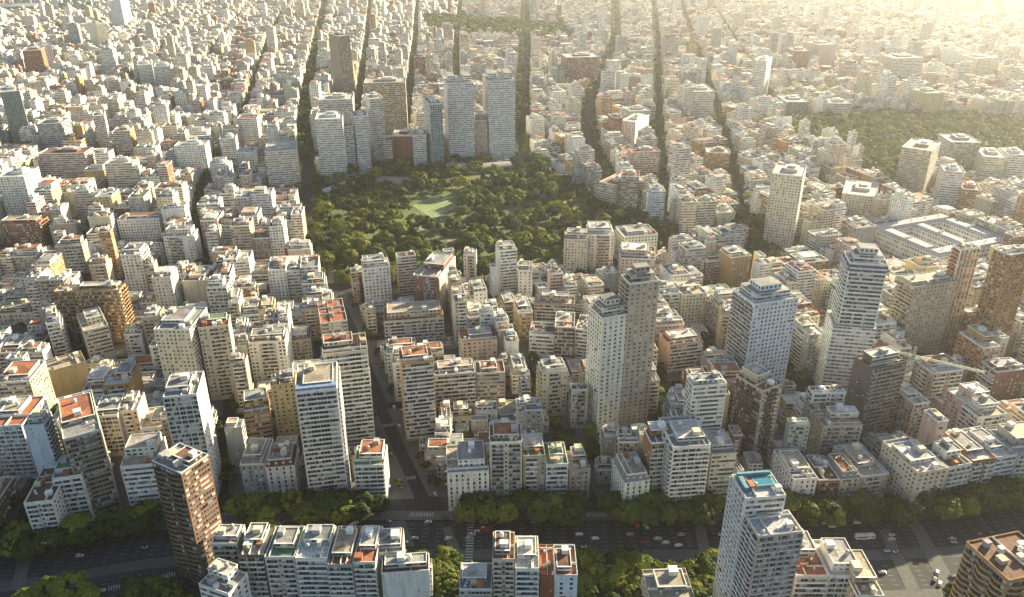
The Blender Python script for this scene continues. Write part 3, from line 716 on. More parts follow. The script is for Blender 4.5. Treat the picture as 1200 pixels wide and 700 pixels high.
HT = [
 # near side of the avenue (bottom of the frame)
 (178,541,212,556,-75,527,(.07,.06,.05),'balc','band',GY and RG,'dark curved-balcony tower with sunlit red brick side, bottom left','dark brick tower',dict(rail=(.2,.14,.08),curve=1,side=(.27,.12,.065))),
 (233,686,268,698,-27,668,WH,'band','punch',RG,'small white building with round grey roof at bottom edge, left','small white round-roofed building',{}),
 (248,638,278,638,-33,617,GN,'balc','blank',RT,'pale green block with orange roof, leftmost of the row before the avenue','orange-roofed green block',{}),
 (279,652,309,652,-33,617,DK,'balc','blank',RC,'dark glazed block beside the pale green block, row before the avenue',None,{}),
 (310,654,345,654,-33,618,CR,'duo','blank',RN,'cream block with green roof terrace in the row before the avenue','green-roofed cream block',{}),
 (346,656,383,656,-33,618,WH,'balc','blank',RW,'white balconied block with pale roof in the row before the avenue',None,{}),
 (384,663,413,663,-32,618,GY,'balc','blank',RT,'grey balconied block with terracotta roof in the row before the avenue',None,{}),
 (414,660,440,660,-32,618,WH,'balc','blank',RT,'white ledged block with terracotta roofs, right in the row before avenue','white ledged block',{}),
 (441,650,472,648,-30,622,CR,'punch','blank',RC,'cream set-back block with bare white parapets by the avenue corner',None,{}),
 (447,674,503,670,-27,652,WH,'blank','balc',RB,'white block with blank party wall and red roof hatches, bottom centre','blank-walled white block',{}),
 (538,692,576,692,-26,661,GY,'band','punch',RG,'low grey building with rounded white parapet, bottom edge',None,{}),
 (577,657,603,657,-40,625,CR,'duo','blank',RT,'slim cream block with terracotta terrace, bottom centre of the photo','slim cream block',{}),
 (604,668,632,668,-36,630,WH,'balc','blank',RW,'white balconied block between slim cream block and terracotta terrace',None,{}),
 (633,676,650,676,-26,640,RT,'blank','blank',RT,'narrow terracotta-floored low building, bottom centre',None,{}),
 (651,676,677,676,-34,640,BL,'punch','punch',RT,'pale blue-white block with orange roof terrace, bottom centre','pale blue block',{}),
 (762,706,815,704,-22,668,BE,'punch','punch',RC,'beige low building with cluttered broken roof at bottom edge','cluttered beige building',{}),
 (874,586,921,582,-84,556,WH,'band','grid',RW,'tall white tower with cyan rooftop pool, bottom right','cyan-pooled tower',dict(pent=False)),
 (889,630,941,624,-74,602,PK,'grid','balc',RW,'cream gridded tower with white roof slab, bottom right','cream gridded tower',dict(pent=False,rail=(.66,.63,.58))),
 (933,676,971,676,-27,632,CR,'balc','blank',RT,'cream low block with terracotta terrace right of the cream gridded tower','terracotta-terraced block',{}),
 (972,676,1008,676,-27,634,WH,'balc','blank',RW,'white low block with pale roof and planted terrace, bottom right','planted white block',{}),
 (1004,700,1036,700,-25,648,BE,'punch','punch',RC,'beige corner building with bright parapet beside the car park','beige corner building',{}),
 (1182,682,1245,668,-66,630,OC,'balc','balc',RB,'ochre tower with wavy balconies and red roof, bottom right corner','wavy-balcony tower',dict(rail=(.42,.27,.13),pent=False,curve=1)),
 # far side of the avenue, left to right
 (28,592,62,588,637,548,WH,'duo','punch',RB,'white corner building with dark red wedge roof, far left avenue','red wedge-roofed building',dict(pent=False)),
 (61,563,95,558,614,540,WH,'balc','blank',RG,'white balconied block right of the red wedge roof',None,{}),
 (74,516,118,504,603,463,BE,'balc','punch',RG,'brownish balconied tower with sunlit cream side, lower left','brown-balconied tower',dict(rail=(.3,.24,.17))),
 (141,549,182,545,600,515,WH,'band','blank',RC,'white ribboned block between brown-balconied tower and dark brick tower',None,{}),
 (191,467,231,463,587,438,WH,'grid','punch',RG,'white slab tower with dark flat roof, lower left','white slab tower',{}),
 (281,546,310,545,580,516,GY,'tall','punch',RG,'old grey ornate building with white terraces facing the tree line','old ornate building',{}),
 (311,548,345,545,582,524,WH,'tall','punch',RB,'white building with dark red mansard roof facing the tree line','red mansard building',dict(roofstyle='mansard')),
 (346,461,395,456,592,427,WH,'balc','balc',RC,'large white banded tower with blue roof edge, lower centre-left','white banded tower',dict(rail=(.66,.64,.6))),
 (414,547,450,546,590,523,WH,'balc','band',RN,'white corner building with lawn roof terrace at the avenue junction','lawn-roofed corner building',{}),
 (524,556,573,553,598,522,WH,'tall','tall',RC,'white ornate corner building with arched windows, right of the junction','ornate white corner building',{}),
 (574,520,612,519,592,498,CR,'duo','blank',RT,'cream white block with red terrace beside ornate white corner building',None,{}),
 (613,536,639,535,588,505,BE,'mix','blank',RN,'beige block with green roof corner facing the lower tree line',None,{}),
 (640,546,666,545,588,520,WH,'balc','blank',RN,'white balconied block with green glazed top floor',"green-topped block",{}),
 (667,553,692,551,584,530,BE,'punch','punch',RC,'beige rounded corner block with small windows by the side street','beige rounded block',{}),
 (732,566,762,562,603,536,WH,'tall','tall',RG,'white ornate corner mansion with slate mansard roof','slate mansard mansion',dict(roofstyle='mansard')),
 (763,521,788,519,590,503,BR,'balc','blank',RG,'brown and white balconied block left of the white stepped row',None,dict(rail=(.6,.58,.54))),
 (789,526,833,523,604,490,WH,'balc','balc',RG,'tall white balconied block with recessed middle facing the tree line','white recessed block',{}),
 (834,534,863,532,588,508,CR,'band','blank',RG,'cream horizontal-banded block left of the cyan-pooled tower',None,{}),
 (864,553,872,552,592,532,CR,'punch','blank',RB,'cream narrow house with red hipped roof beside cyan-pooled tower',None,{}),
 (930,563,958,561,598,527,WH,'tall','tall',RG,'white rounded corner building with dark roof terrace, right avenue side','rounded corner building',{}),
 (959,564,984,563,592,536,BR,'balc','blank',RB,'brown-fronted old building with red terrace, right avenue side',None,{}),
 (985,562,1008,560,590,536,CR,'tall','blank',RG,'cream building with dark slate mansard, right avenue side',None,dict(roofstyle='mansard')),
 (1009,560,1042,556,588,522,BE,'mix','tall',RC,'beige palace-like building with loggias left of the side street','beige loggia building',{}),
 (1076,556,1111,550,598,516,CR,'punch','punch',RW,'large cream cornice building with glazed attic at street corner','cream cornice building',{}),
 (1112,549,1139,544,588,520,WH,'balc','blank',RB,'white building with red gabled roof right of the cornice building',None,{}),
 (1140,542,1167,538,581,505,BR,'duo','blank',RW,'brown-balconied block with white roof, right avenue row',None,{}),
 (1168,538,1192,534,576,503,BL,'band','blank',RW,'pale blue-white block near the right edge, avenue row',None,{}),
 (1193,533,1235,528,572,500,GY,'balc','blank',RG,'grey balconied block cut by the right edge, avenue row',None,{}),
 # lower middle
 (-12,501,26,499,562,466,BL,'grid','punch',RT,'pale blue block with terracotta roof and cream side, left edge','blue-fronted left-edge block',{}),
 (54,381,70,378,430,366,WH,'balc','balc',RW,'slim white slab tower with blank left wall, left middle','slim white slab',{}),
 (98,389,127,382,428,366,CR,'band','blank',RC,'beige curved block with open roof frame, left','beige curved block',{}),
 (63,343,140,341,402,334,OC,'grid','balc',RW,'wide brown gridded building with white roof, left middle','wide brown gridded block',dict(rail=(.34,.2,.09))),
 (50,439,101,425,472,419,YE,'none','blank',RC,'yellow-rimmed building with dark hollow courtyard wall, left','yellow-rimmed building',dict(pent=False)),
 (145,393,165,392,418,383,WH,'mix','none',RT,'small white house-like block with orange side wall',None,{}),
 (180,387,222,387,478,361,CR,'punch','band',RG,'greenish cream tower with square windows and arched top','greenish cream tower',{}),
 (232,386,268,382,468,372,CR,'mix','punch',RT,'cream balconied block right behind the greenish cream tower',None,{}),
 (291,403,334,400,452,388,WH,'mix','punch',RT,'white block with dark balcony centre and red-toned roof',None,{}),
 (317,453,346,450,512,438,YE,'punch','blank',RG,'yellow block with square windows left of the white banded tower','yellow block',{}),
 (286,488,316,483,520,464,OC,'band','blank',RG,'ochre banded block beside the yellow block',None,{}),
 (376,380,407,376,428,352,BE,'band','none',RT,'long building with stepped orange roof and ochre side','orange stepped-roof building',dict(pent=False)),
 (378,417,431,411,528,394,CR,'balc','mix',RB,'broad cream balconied tower with reddish roof behind the banded tower','broad cream tower',{}),
 (470,427,508,423,516,407,OC,'balc','punch',RN,'ochre and white balconied tower with dark roof beside the avenue','ochre balconied tower',dict(rail=(.6,.58,.54))),
 (509,441,557,437,479,424,GY,'balc','blank',RG,'grey balconied block right of the ochre tower',None,{}),
 (558,439,592,437,473,424,BE,'band','blank',RB,'grey-beige block with dark red roof, centre',"dark red-roofed block",{}),
 (541,402,583,398,434,385,PK,'punch','punch',RT,'pink block with regular small windows, centre','pink block',{}),
 (450,378,520,373,403,358,CR,'balc','blank',RT,'long cream block with terracotta terraces, centre-left','long terracotta-terraced block',{}),
 (425,316,457,313,360,304,WH,'punch','blank',RC,'white block with square windows at the lower left park edge','park-edge white block',{}),
 (484,323,514,326,372,300,RD,'mix','blank',RC,'red and white block with blank cream side at the park edge','red and white park-edge block',dict(side=(.6,.52,.42))),
 (543,299,558,299,332,293,WH,'mix','blank',RW,'slender white tower rising against the park trees','slender park tower',{}),
 (586,295,606,293,348,286,WH,'band','blank',RW,'white block with terraces at the park lower edge, centre',None,{}),
 (607,318,624,318,352,308,WH,'punch','blank',RG,'lower white block right of the park-edge terraces',None,{}),
 (661,281,689,282,325,272,CR,'punch','punch',RC,'cream block with square windows in front of the park',"cream park-front block",{}),
 (690,276,720,276,318,264,WH,'mix','blank',RW,'white block with stepped roof in front of the park, right',None,{}),
 (732,278,771,275,312,265,WH,'punch','balc',RG,'white corner block with garden roof, right end of the park','garden-roofed block',{}),
 (727,303,768,305,348,289,PK,'punch','duo',RB,'pinkish block with brown-rimmed roof behind the twin towers','pinkish block',{}),
 (620,392,650,394,424,379,WH,'band','blank',RB,'white ribbon-windowed wing left of the brown stair tower','ribbon-windowed wing',dict(pent=False)),
 (650,384,673,385,428,367,BR,'grid','blank',RC,'brown building with white gridded glass front, centre','brown gridded building',dict(pent=False,rail=(.6,.58,.55))),
 (674,386,692,388,428,370,WH,'band','blank',RC,'white ribbon-windowed wing right of the brown gridded building',None,dict(pent=False)),
 (636,438,665,435,488,424,CR,'mix','balc',RW,'cream rounded block with roof terrace standing alone among lawns','cream lawn-side block',{}),
 (706,374,739,368,504,356,(.76,.71,.61),'punch','punch',RG,'white twin tower with stepped crown, nearer of the pair','white twin tower',dict(tower_crown=True)),
 (738,334,773,330,499,322,BE,'punch','balc',RG,'beige twin tower with rounded balconies, taller of the pair','beige twin tower',dict(tower_crown=True)),
 (785,406,824,401,436,390,PK,'balc','blank',RT,'pinkish low block with planted roof right of the twin towers',None,{}),
 (846,370,866,371,416,360,YE,'duo','blank',RW,'white and yellow slab block left of the pale glass tower',None,{}),
 (884,358,936,350,470,336,BL,'punch','balc',RW,'broad pale blue-white tower with stepped wings','broad pale blue tower',dict(tower_crown=True)),
 (812,454,852,451,560,441,WH,'band','band',RN,'white stepped tower with green roof tank, right of centre','white stepped tower',{}),
 (804,488,824,490,560,470,WH,'blank','band',RG,'lower white wing of the stepped tower with panel roof',None,dict(pent=False)),
 (894,459,917,450,540,436,BE,'mix','balc',RB,'dark brown balconied tower with pale edge and red roof','dark brown balconied tower',dict(rail=(.14,.1,.07))),
 (996,309,1041,312,466,297,WH,'balc','balc',BL and RG,'tall white tower with dark blue crown, right','blue-crowned tower',dict(pent=False,rail=(.68,.68,.66),tower_crown=True)),
 (1022,433,1062,425,512,415,DK,'balc','blank',RB,'dark balconied tower with brown and white roof terrace','dark balconied tower',dict(rail=(.3,.27,.22))),
 (1072,475,1090,472,518,451,BE,'band','grid',RC,'beige unfinished block beside the crane','beige crane-side block',{}),
 (1072,338,1122,331,422,324,BE,'punch','balc',RC,'wide beige tower with curved left balconies, right','wide beige tower',dict(rail=(.4,.34,.25),curve=2)),
 (1126,293,1149,291,410,288,WH,'grid','balc',RW,'white-piered tower with brown brick bands, right','brick-banded tower',dict(rail=(.5,.2,.06),pent=False)),
 (1184,300,1212,295,430,290,OC,'grid','grid',RW,'ochre and white striped tower cut by the right edge','striped right-edge tower',dict(rail=(.5,.24,.08),pent=False,side=(.5,.27,.12))),
 (1152,409,1172,407,458,389,OC,'band','duo',RW,'slim ochre brick tower before the striped tower','slim ochre tower',dict(side=(.5,.22,.07),rail=(.5,.24,.1))),
 (1168,437,1204,433,474,422,BR,'punch','balc',RW,'brown brick block with white roof boxes, right edge','brown brick block',{}),
 (857,303,881,300,345,292,OC,'punch','blank',RT,'ochre brick block facing the tree-filled street, right of centre','ochre brick block',{}),
 (827,308,848,306,338,298,BR,'band','blank',RW,'brown block with white party wall left of the ochre brick block',None,{}),
 (626,356,673,358,384,347,BE,'balc','blank',RC,'beige balconied row block, centre',None,{}),
 (905,204,941,208,292,194,CR,'punch','grid',RW,'tall cream tower beside tree-filled square, upper right','tall cream tower',dict(far=True)),
 (987,227,1027,232,258,212,CR,'punch','punch',RW,'cream setback block left of the palace with courtyard','cream setback block',{}),
 # left upper middle
 (0,263,46,262,294,255,BR,'band','balc',RT,'brown banded block near the left edge','brown left-edge block',{}),
 (45,181,99,180,212,174,RD,'balc','balc',RB,'long red and white balconied block, upper left','long red block',{}),
 (-4,209,28,208,260,197,WH,'punch','duo',RW,'white tower with rounded balconies, left edge','white left-edge tower',{}),
 (137,259,186,257,287,251,WH,'punch','blank',RW,'white block with dark square windows, left','white square-windowed block',{}),
 (191,278,226,277,312,269,WH,'mix','none',RC,'white framed block with brown centre, left','white framed block',{}),
 (141,300,165,299,346,289,WH,'punch','balc',RW,'white slab with small windows in front of the balconied row',None,{}),
 (242,338,266,337,396,329,WH,'grid','duo',RC,'white framed block with hollow roof, left of the avenue','hollow-roofed block',{}),
 (214,330,246,329,362,312,CR,'none','blank',RB,'cream-framed block with open brown roof pit',None,{}),
 (204,172,240,171,202,166,WH,'punch','blank',RW,'white punched-window slab, upper left','upper left white slab',{}),
 (0,109,23,107,172,98,GN,'glass','band',RW,'green glass tower with white floor lines, left edge','green glass tower',{}),
 (310,179,347,177,224,168,CR,'grid','blank',RW,'cream gridded block left of the tree-lined avenue','avenue-side gridded block',{}),
 # tower group behind the park
 (396,43,410,42,114,39,(.25,.21,.16),'punch','blank',RC,'slim isolated beige tower, upper left of centre','slim beige tower',{}),
 (373,118,413,117,188,111,CR,'balc','grid',RW,'cream balconied tower behind the white gridded tower',None,{}),
 (369,141,401,140,214,132,WH,'grid','blank',RW,'white gridded tower at the upper left park corner','white gridded tower',{}),
 (415,138,431,137,207,131,BL,'balc','blank',RC,'narrow pale blue tower with brown edge behind the park',None,{}),
 (427,98,475,97,172,92,BE,'grid','punch',RC,'broad beige tower with dark central shaft behind the park','broad beige tower',{}),
 (433,117,449,116,200,110,PK,'balc','grid',RW,'pinkish slim tower before the broad beige tower',None,{}),
 (459,160,482,160,200,153,RD,'blank','blank',RW,'red brick blocky building behind the park','red brick building',{}),
 (483,159,499,159,202,153,WH,'balc','none',RC,'white balconied slim block beside the red brick building',None,{}),
 (504,123,518,122,202,116,BL,'glass','band',RG,'teal glass tower left of the white masted towers','teal glass tower',{}),
 (524,99,555,98,193,90,(.78,.79,.8),'duo','band',RW,'white masted tower with banded balconies, left of the pair','left masted tower',dict(mast=True)),
 (572,96,604,95,190,87,(.78,.79,.8),'duo','band',RW,'white masted tower with banded balconies, right of the pair','right masted tower',dict(mast=True)),
 (664,68,703,67,98,63,(.3,.17,.12),'balc','blank',RW,'wide reddish brick block, upper centre','wide reddish block',{}),
 (402,150,414,149,208,145,BE,'balc','none',RC,'narrow beige slab wedged right of the white gridded tower',None,{}),
 (449,166,459,166,203,161,(.3,.2,.14),'balc','none',RC,'narrow brown slab left of the red brick building',None,{}),
 (556,142,571,142,191,136,PK,'punch','none',RW,'beige block seen between the two masted towers',None,{}),
 (161,77,178,76,103,72,WH,'punch','blank',RW,'white gridded block with dark side stripe, far upper left',None,{}),
 (180,79,200,78,105,74,WH,'duo','blank',RW,'white ribbed block beside the dark-striped one, far upper left','white ribbed block',{}),
 (47,54,60,53,85,50,BL,'punch','none',RW,'pale blue-white slender tower, far upper left','pale slender tower',{}),
 (74,41,83,41,55,38,OC,'balc','none',RW,'small ochre tower, far upper left',None,{}),
 (121,95,139,94,113,91,CR,'duo','punch',RW,'cream twin-fronted block, upper left',None,{}),
 (204,111,218,110,131,107,WH,'punch','blank',RW,'white slab with dotted windows, upper left',None,{}),
 (109,137,122,136,178,131,CR,'balc','punch',RW,'cream balconied tower, upper left','upper left cream tower',{}),
 (132,155,152,154,186,149,OC,'duo','punch',RW,'ochre-sided block with pale blue balconies, upper left',None,{}),
 (43,146,72,145,180,139,GY,'grid','band',RG,'broad grey office block right of the green glass tower','broad grey office block',{}),
 (257,164,276,163,190,158,WH,'balc','blank',RW,'white balconied block left of the cream gridded block',None,{}),
 (86,225,104,224,262,219,CR,'balc','balc',RW,'cream rounded balconied block right of the white left-edge tower',None,{}),
 (122,193,155,192,225,186,CR,'duo','balc',RW,'long cream block with bright balconies, left',None,{}),
 (104,312,124,311,338,304,BE,'mix','none',RC,'beige block with dark centre bays, left middle',None,{}),
 (64,290,96,288,322,282,BE,'mix','none',RT,'beige and ochre split-fronted block, left middle',None,{}),
 # upper right and scattered towers
 (884,71,899,72,118,61,WH,'grid','punch',RW,'slender white tower, upper right of centre','slender white tower',{}),
 (127,1,141,1,35,-3,BL,'punch','blank',RW,'pale tower at the top edge, upper left',None,{}),
 (112,29,124,28,58,25,CR,'punch','blank',RW,'slim cream tower near the top left','slim cream tower',{}),
 (26,60,48,59,90,55,BR,'punch','none',RC,'brown block with orange side, far upper left',None,{}),
 (960,53,982,52,81,48,PK,'blank','blank',RW,'pale pink slab tower in the haze, upper right','pale pink slab',{}),
 (931,60,949,60,84,56,BR,'punch','blank',RW,'brownish tower in the haze left of the pale pink slab',None,{}),
 (1049,69,1083,68,97,64,BE,'balc','blank',RW,'wide tan block in the haze, upper right','wide tan block',{}),
 (1146,69,1170,68,94,64,CR,'punch','blank',RW,'cream block in the haze near the right edge',None,{}),
 (1120,60,1134,60,88,54,WH,'punch','blank',RW,'pale white tower in the haze right of the tan block',None,{}),
 (1087,110,1107,109,138,104,YE,'blank','blank',RW,'yellowish slab tower at the edge of the far park','yellowish slab',{}),
 (812,108,838,108,144,101,CR,'balc','blank',RW,'cream twin-slab block, upper right of centre','cream twin-slab block',{}),
 (738,131,763,130,153,125,CR,'punch','blank',RW,'cream gridded block beside the tree-lined street',None,{}),
 (622,141,639,140,166,136,WH,'punch','blank',OC and RC,'white punched block with ochre side behind the park',None,{}),
 (728,142,745,144,172,134,WH,'punch','blank',RW,'narrow white tower right of the dark tree-lined street','narrow white tower',{}),
 (740,179,774,178,209,174,PK,'balc','blank',RT,'pinkish balconied block, centre right',None,{}),
 (828,179,856,180,204,174,OC,'duo','blank',RW,'ochre and white block on the tree-lined street','ochre and white block',{}),
 (702,214,722,218,247,206,CR,'balc','blank',RT,'cream balconied block overlooking the park from the right',None,{}),
 (727,207,749,208,250,201,BE,'band','blank',RT,'tall beige balconied block overlooking the park',None,{}),
 (764,225,780,225,264,218,BL,'duo','blank',RW,'pale rounded tower overlooking the park lower right','pale rounded tower',{}),
 (799,238,817,238,278,230,CR,'balc','balc',RC,'cream round-cornered block by the leafy street',None,{}),
 (818,238,840,237,270,232,GN,'balc','blank',RC,'greenish balconied block by the leafy street',None,{}),
 (841,250,862,250,268,240,CR,'blank','blank',RW,'plain cream hall-like block behind the leafy square',None,{}),
 (1057,173,1092,178,230,165,BE,'balc','balc',RC,'dark beige balconied tower at the far park corner','park-corner tower',{}),
 (1106,201,1131,203,244,194,WH,'duo','punch',RW,'white-edged brown tower, right','white-edged brown tower',{}),
 (1114,167,1150,168,206,158,BE,'band','duo',RW,'beige slab tower beyond the white-edged tower',None,{}),
 (1152,184,1180,186,216,174,CR,'duo','blank',RW,'cream ribbed tower near the right edge',None,{}),
 (1183,182,1206,183,214,174,WH,'grid','blank',RW,'white tower cut by the right edge, upper right',None,{}),
 (1128,222,1150,224,250,214,OC,'band','band',RT,'ochre rounded block right of the white-edged tower',None,{}),
 (922,120,948,120,140,110,GN,'glass','band',RW,'greenish glass block at the far park edge',None,{}),
 (975,122,998,122,142,116,BE,'balc','blank',RW,'beige block with dark stripes at the far park edge',None,{}),
]
for r in HT:
    kw = dict(r[12]); crown = kw.pop('tower_crown', False); mast = kw.pop('mast', False)
    rt, w, d, h = hero(*r[:12], **kw)
    if crown:
        zt = h+1.3
        me = boxes_mesh('crown', [(0, d*.05, h, h+5.5, w*.38, d*.38, 0, jit(r[6]), RG, (3, 3, 3, 3), .4, .2), (0, d*.05, h+5.5, h+9.5, w*.24, d*.24, 0, jit(r[6]), RG, (1, 1, 1, 1), .2, .6)])
        for ch in list(rt.children):
            if ch.name.startswith('penthouse'):
                for g_ in list(ch.children): D.objects.remove(g_)
                D.objects.remove(ch)
        place('crown', me, rt, (0, 0, .1))
    if mast:
        for sx in (-.22, .22): MB().tube((sx*w, 0, h), (sx*w, 0, h+22), .7, .35, 6).obj('mast', M_TINT, rt, (.7, .7, .68))
        me = boxes_mesh('crown', [(-w*.3, 0, h, h+9, w*.14, d*.3, 0, WH, RG, (3,3,3,3), .4, .2), (w*.3, 0, h, h+9, w*.14, d*.3, 0, WH, RG, (3,3,3,3), .4, .2)])
        place('crown', me, rt, (0, 0, .1))
    if 'cyan rooftop pool' in r[10]:
        MB().box(-w*.1, w*.42, -d*.1, d*.3, h+.1, h+1.5).box(-w*.42, w*.42, d*.34, d*.42, h+.1, h+3).box(-w*.42,-w*.3,-d*.2,d*.3,h+.1,h+2.5).obj('pool_basin', M_TINT, rt, (.12, .26, .3))
        MB().box(-w*.05, w*.36, -d*.04, d*.24, h+1.5, h+1.56).obj('pool_water', M_WATER, rt)
    if 'blue roof edge' in r[10]:
        MB().box(-w/2+.3, w/2-.3, -d/2+.4, -d/2+5, h+.1, h+2.4).obj('roof_cover', M_TINT, rt, (.2, .27, .4))
    if 'dark blue crown' in r[10]:
        MB().box(-w/2-.4, w/2+.4, -d/2-.4, d/2+.4, h-5, h-.6).obj('crown_band', M_TINT, rt, (.09, .13, .2))
        # broader lower half of the tower
        me = boxes_mesh('lower_block', [(-w*.06, 0, 0, h*.56, w*.58, d*.62, 0, jit(WH), RW, (2, 2, 2, 2), .7, .9)])
        place('lower_block', me, rt, (0, 0, 0))
    if 'lawn roof' in r[10]:
        MB().box(w*.1, w*.47, -d*.47, d*.4, h+.1, h+.5).obj('roof_lawn', M_PITCH, rt)

# palace with a courtyard
pc = [at(1030, 262, 24), at(1096, 306, 24), at(1172, 280, 24), at(1112, 244, 24)]
pcx = sum(p[0] for p in pc)/4; pcy = sum(p[1] for p in pc)/4
pr = rad(22)
pal = root('palace_building', (pcx, pcy, 0), pr); tag(pal, 'large pale palace block built round an open courtyard', 'palace')
LM.append(('the courtyard palace', 1100, 272))
PW, PD = 52, 46
for (x0, x1, y0, y1) in ((-PW, PW, -PD, -PD+16), (-PW, PW, PD-16, PD), (-PW, -PW+16, -PD+16, PD-16), (PW-16, PW, -PD+16, PD-16), (-6, 8, -PD+16, PD-16)):
    me = boxes_mesh('wing', [((x0+x1)/2, (y0+y1)/2, 0, 20, (x1-x0)/2, (y1-y0)/2, 0, jit(WH, .05), jit(RG, .1), (1, 1, 1, 1), random.random(), .6, 5.0, 3.4)])
    wg = place('wing', me, pal, (0, 0, 0))
    a, b, c, e = x0+2.5, x1-2.5, y0+2.5, y1-2.5
    MB().add([(x0, y0, 20.05), (x1, y0, 20.05), (x1, y1, 20.05), (x0, y1, 20.05), (a, c, 23.5), (b, c, 23.5), (b, e, 23.5), (a, e, 23.5)], [(0,1,5,4),(1,2,6,5),(2,3,7,6),(3,0,4,7),(4,5,6,7)]).obj('mansard_roof', M_TILE, wg, jit((.36, .37, .38)))
    for i in range(5): place('chimney', CH, wg, (a+(b-a)*(i+.5)/5, (c+e)/2, 23.4), 0, jit(WH))
HB.append((pcx, pcy, pr, PW, PD, 22, 1030, 1170, 306, 244))

# buildings inside the park
def hall(u0, v0, u1, v1, h, d, wall, roof, label, lm):
    a, b = at(u0, v0, 0), at(u1, v1, 0); w = float(np.hypot(*(b-a))); ang = math.atan2(b[1]-a[1], b[0]-a[0])
    ce = (a+b)/2 + np.array((-math.sin(ang), math.cos(ang)))*d/2
    rt = root('park_hall', (float(ce[0]), float(ce[1]), 0), ang)
    place('wall', boxes_mesh('wall', [(0, 0, 0, h, w/2, d/2, 0, wall, roof, (3, 1, 1, 1), .3, .4, h, 4)]), rt, (0, 0, 0))
    V = []; Fc = []; n = 8
    for i in range(n+1):
        t = math.pi*i/n; y = -math.cos(t)*(d/2+.6); z = h+.05+math.sin(t)*d*.16
        V += [(-w/2-.5, y, z), (w/2+.5, y, z)]
    Fc = [(2*i, 2*i+1, 2*i+3, 2*i+2) for i in range(n)] + [tuple(range(0, 2*n+2, 2)), tuple(range(1, 2*n+3, 2))[::-1]]
    MB().add(V, Fc).obj('arched_roof', M_TINT, rt, roof)
    tag(rt, label, 'hall'); HB.append((float(ce[0]), float(ce[1]), ang, w/2, d/2, h, 0, 0, 0, 0)); LM.append((lm, (u0+u1)/2, (v0+v1)/2))
hall(384, 232, 424, 217, 6, 16, WH, (.5, .48, .42), 'white arched sports hall at the upper left of the park', 'the arched park hall')
hall(440, 220, 482, 222, 5, 30, BE, (.3, .26, .2), 'low brown-roofed hall among trees in the park', 'the brown-roofed park hall')
hall(524, 204, 560, 203, 7, 22, WH, (.4, .39, .36), 'long grey-roofed school building behind the park pitch', 'the park school')
hall(562, 203, 600, 200, 6, 22, GY, (.3, .28, .26), 'long darker shed behind the park trees', 'the dark park shed')
# sports pitch
q = [at(483, 241), at(508, 257), at(537, 241), at(512, 230)]
structure('sports_pitch', MB().add([(*p, .09) for p in q], [(0, 1, 2, 3)]), M_PITCH)
LM.append(('the sports pitch', 508, 245))
pm = MB()
def pl(a, b, wd=.5):
    d_ = b-a; n_ = np.array((-d_[1], d_[0]))/np.hypot(*d_)*wd; pm.add([(*(a-n_), .1), (*(b-n_), .1), (*(b+n_), .1), (*(a+n_), .1)], [(0,1,2,3)])
q2 = [c*.93+sum(q)/4*.07 for c in q]
for i in range(4): pl(q2[i], q2[(i+1) % 4])
pl((q2[0]+q2[1])/2, (q2[2]+q2[3])/2)
structure('pitch_lines', pm, M_MARK)

# tower crane
ca = at(1050, 500); ch = 56.0
cr = root('tower_crane', (float(ca[0]), float(ca[1]), 0), rad(-31)); tag(cr, 'pale green tower crane with long jib beside the beige unfinished block', 'crane')
def lattice(a, b, s, name, n):
    m_ = MB(); a = Vector(a); b = Vector(b); d_ = (b-a); u = d_.normalized().orthogonal().normalized()*s; w_ = d_.normalized().cross(u.normalized())*s
    cs_ = [u+w_, u-w_, -u-w_, -u+w_]
    for c in cs_: m_.tube(a+c, b+c, .14, .14, 4)
    for i in range(n):
        p0, p1 = a+d_*i/n, a+d_*(i+1)/n
        for k in range(4): m_.tube(p0+cs_[k], p1+cs_[(k+1) % 4], .09, .09, 3)
    return m_.obj(name, M_CRANE, cr)
lattice((0, 0, 0), (0, 0, ch), .9, 'mast', 22)
lattice((1, 0, ch+1), (42, 0, ch+1), .6, 'jib', 16)
lattice((-1, 0, ch+1), (-16, 0, ch+1), .6, 'counter_jib', 6)
lattice((0, 0, ch+1), (0, 0, ch+8), .5, 'tower_head', 4)
MB().box(-16, -12, -1, 1, ch-2.5, ch+.3).obj('counterweight', M_PAVE, cr)
MB().box(1, 3, -2.4, -.9, ch-1.6, ch+.3).obj('cab', M_METAL, cr)


def isect(line, fy, x0=0.0):
    y = fy(xr(line, 700)); 
    for _ in range(8): y = 0.5*y + 0.5*fy(xr(line, y))
    return np.array((xr(line, y), y))
LOTS = []
LOWZ = [[tuple(at(*p)) for p in [(540, 305), (800, 285), (800, 322), (540, 350)]]] + [[tuple(at(*p)) for p in q_] for q_ in ([(-40, 345), (40, 345), (52, 380), (60, 440), (-60, 440)], [(165, 345), (200, 345), (200, 360), (160, 362)], [(870, 480), (925, 478), (930, 515), (880, 520)])]
def overlaps(cx, cy, rz, hw, hd):
    c, s = math.cos(rz), math.sin(rz)
    pts = [(cx + lx*c - ly*s, cy + lx*s + ly*c) for lx in (-hw, 0, hw) for ly in (-hd, 0, hd)]
    for b in HB:
        if abs(b[0]-cx) > 75 or abs(b[1]-cy) > 75: continue
        bc, bs = math.cos(b[2]), math.sin(b[2])
        for (x, y) in pts:
            dx, dy = x-b[0], y-b[1]; lx = dx*bc+dy*bs; ly = -dx*bs+dy*bc
            if abs(lx) < b[3]+1 and abs(ly) < b[4]+1: return True
        for sx in (-1, -.5, 0, .5, 1):
            for sy in (-1, -.5, 0, .5, 1):
                x = b[0]+sx*b[3]*bc-sy*b[4]*bs; y = b[1]+sx*b[3]*bs+sy*b[4]*bc
                dx, dy = x-cx, y-cy; lx = dx*c+dy*s; ly = -dx*s+dy*c
                if abs(lx) < hw+1 and abs(ly) < hd+1: return True
    for x, y in pts:
        if in_green(x, y): return True
    return False
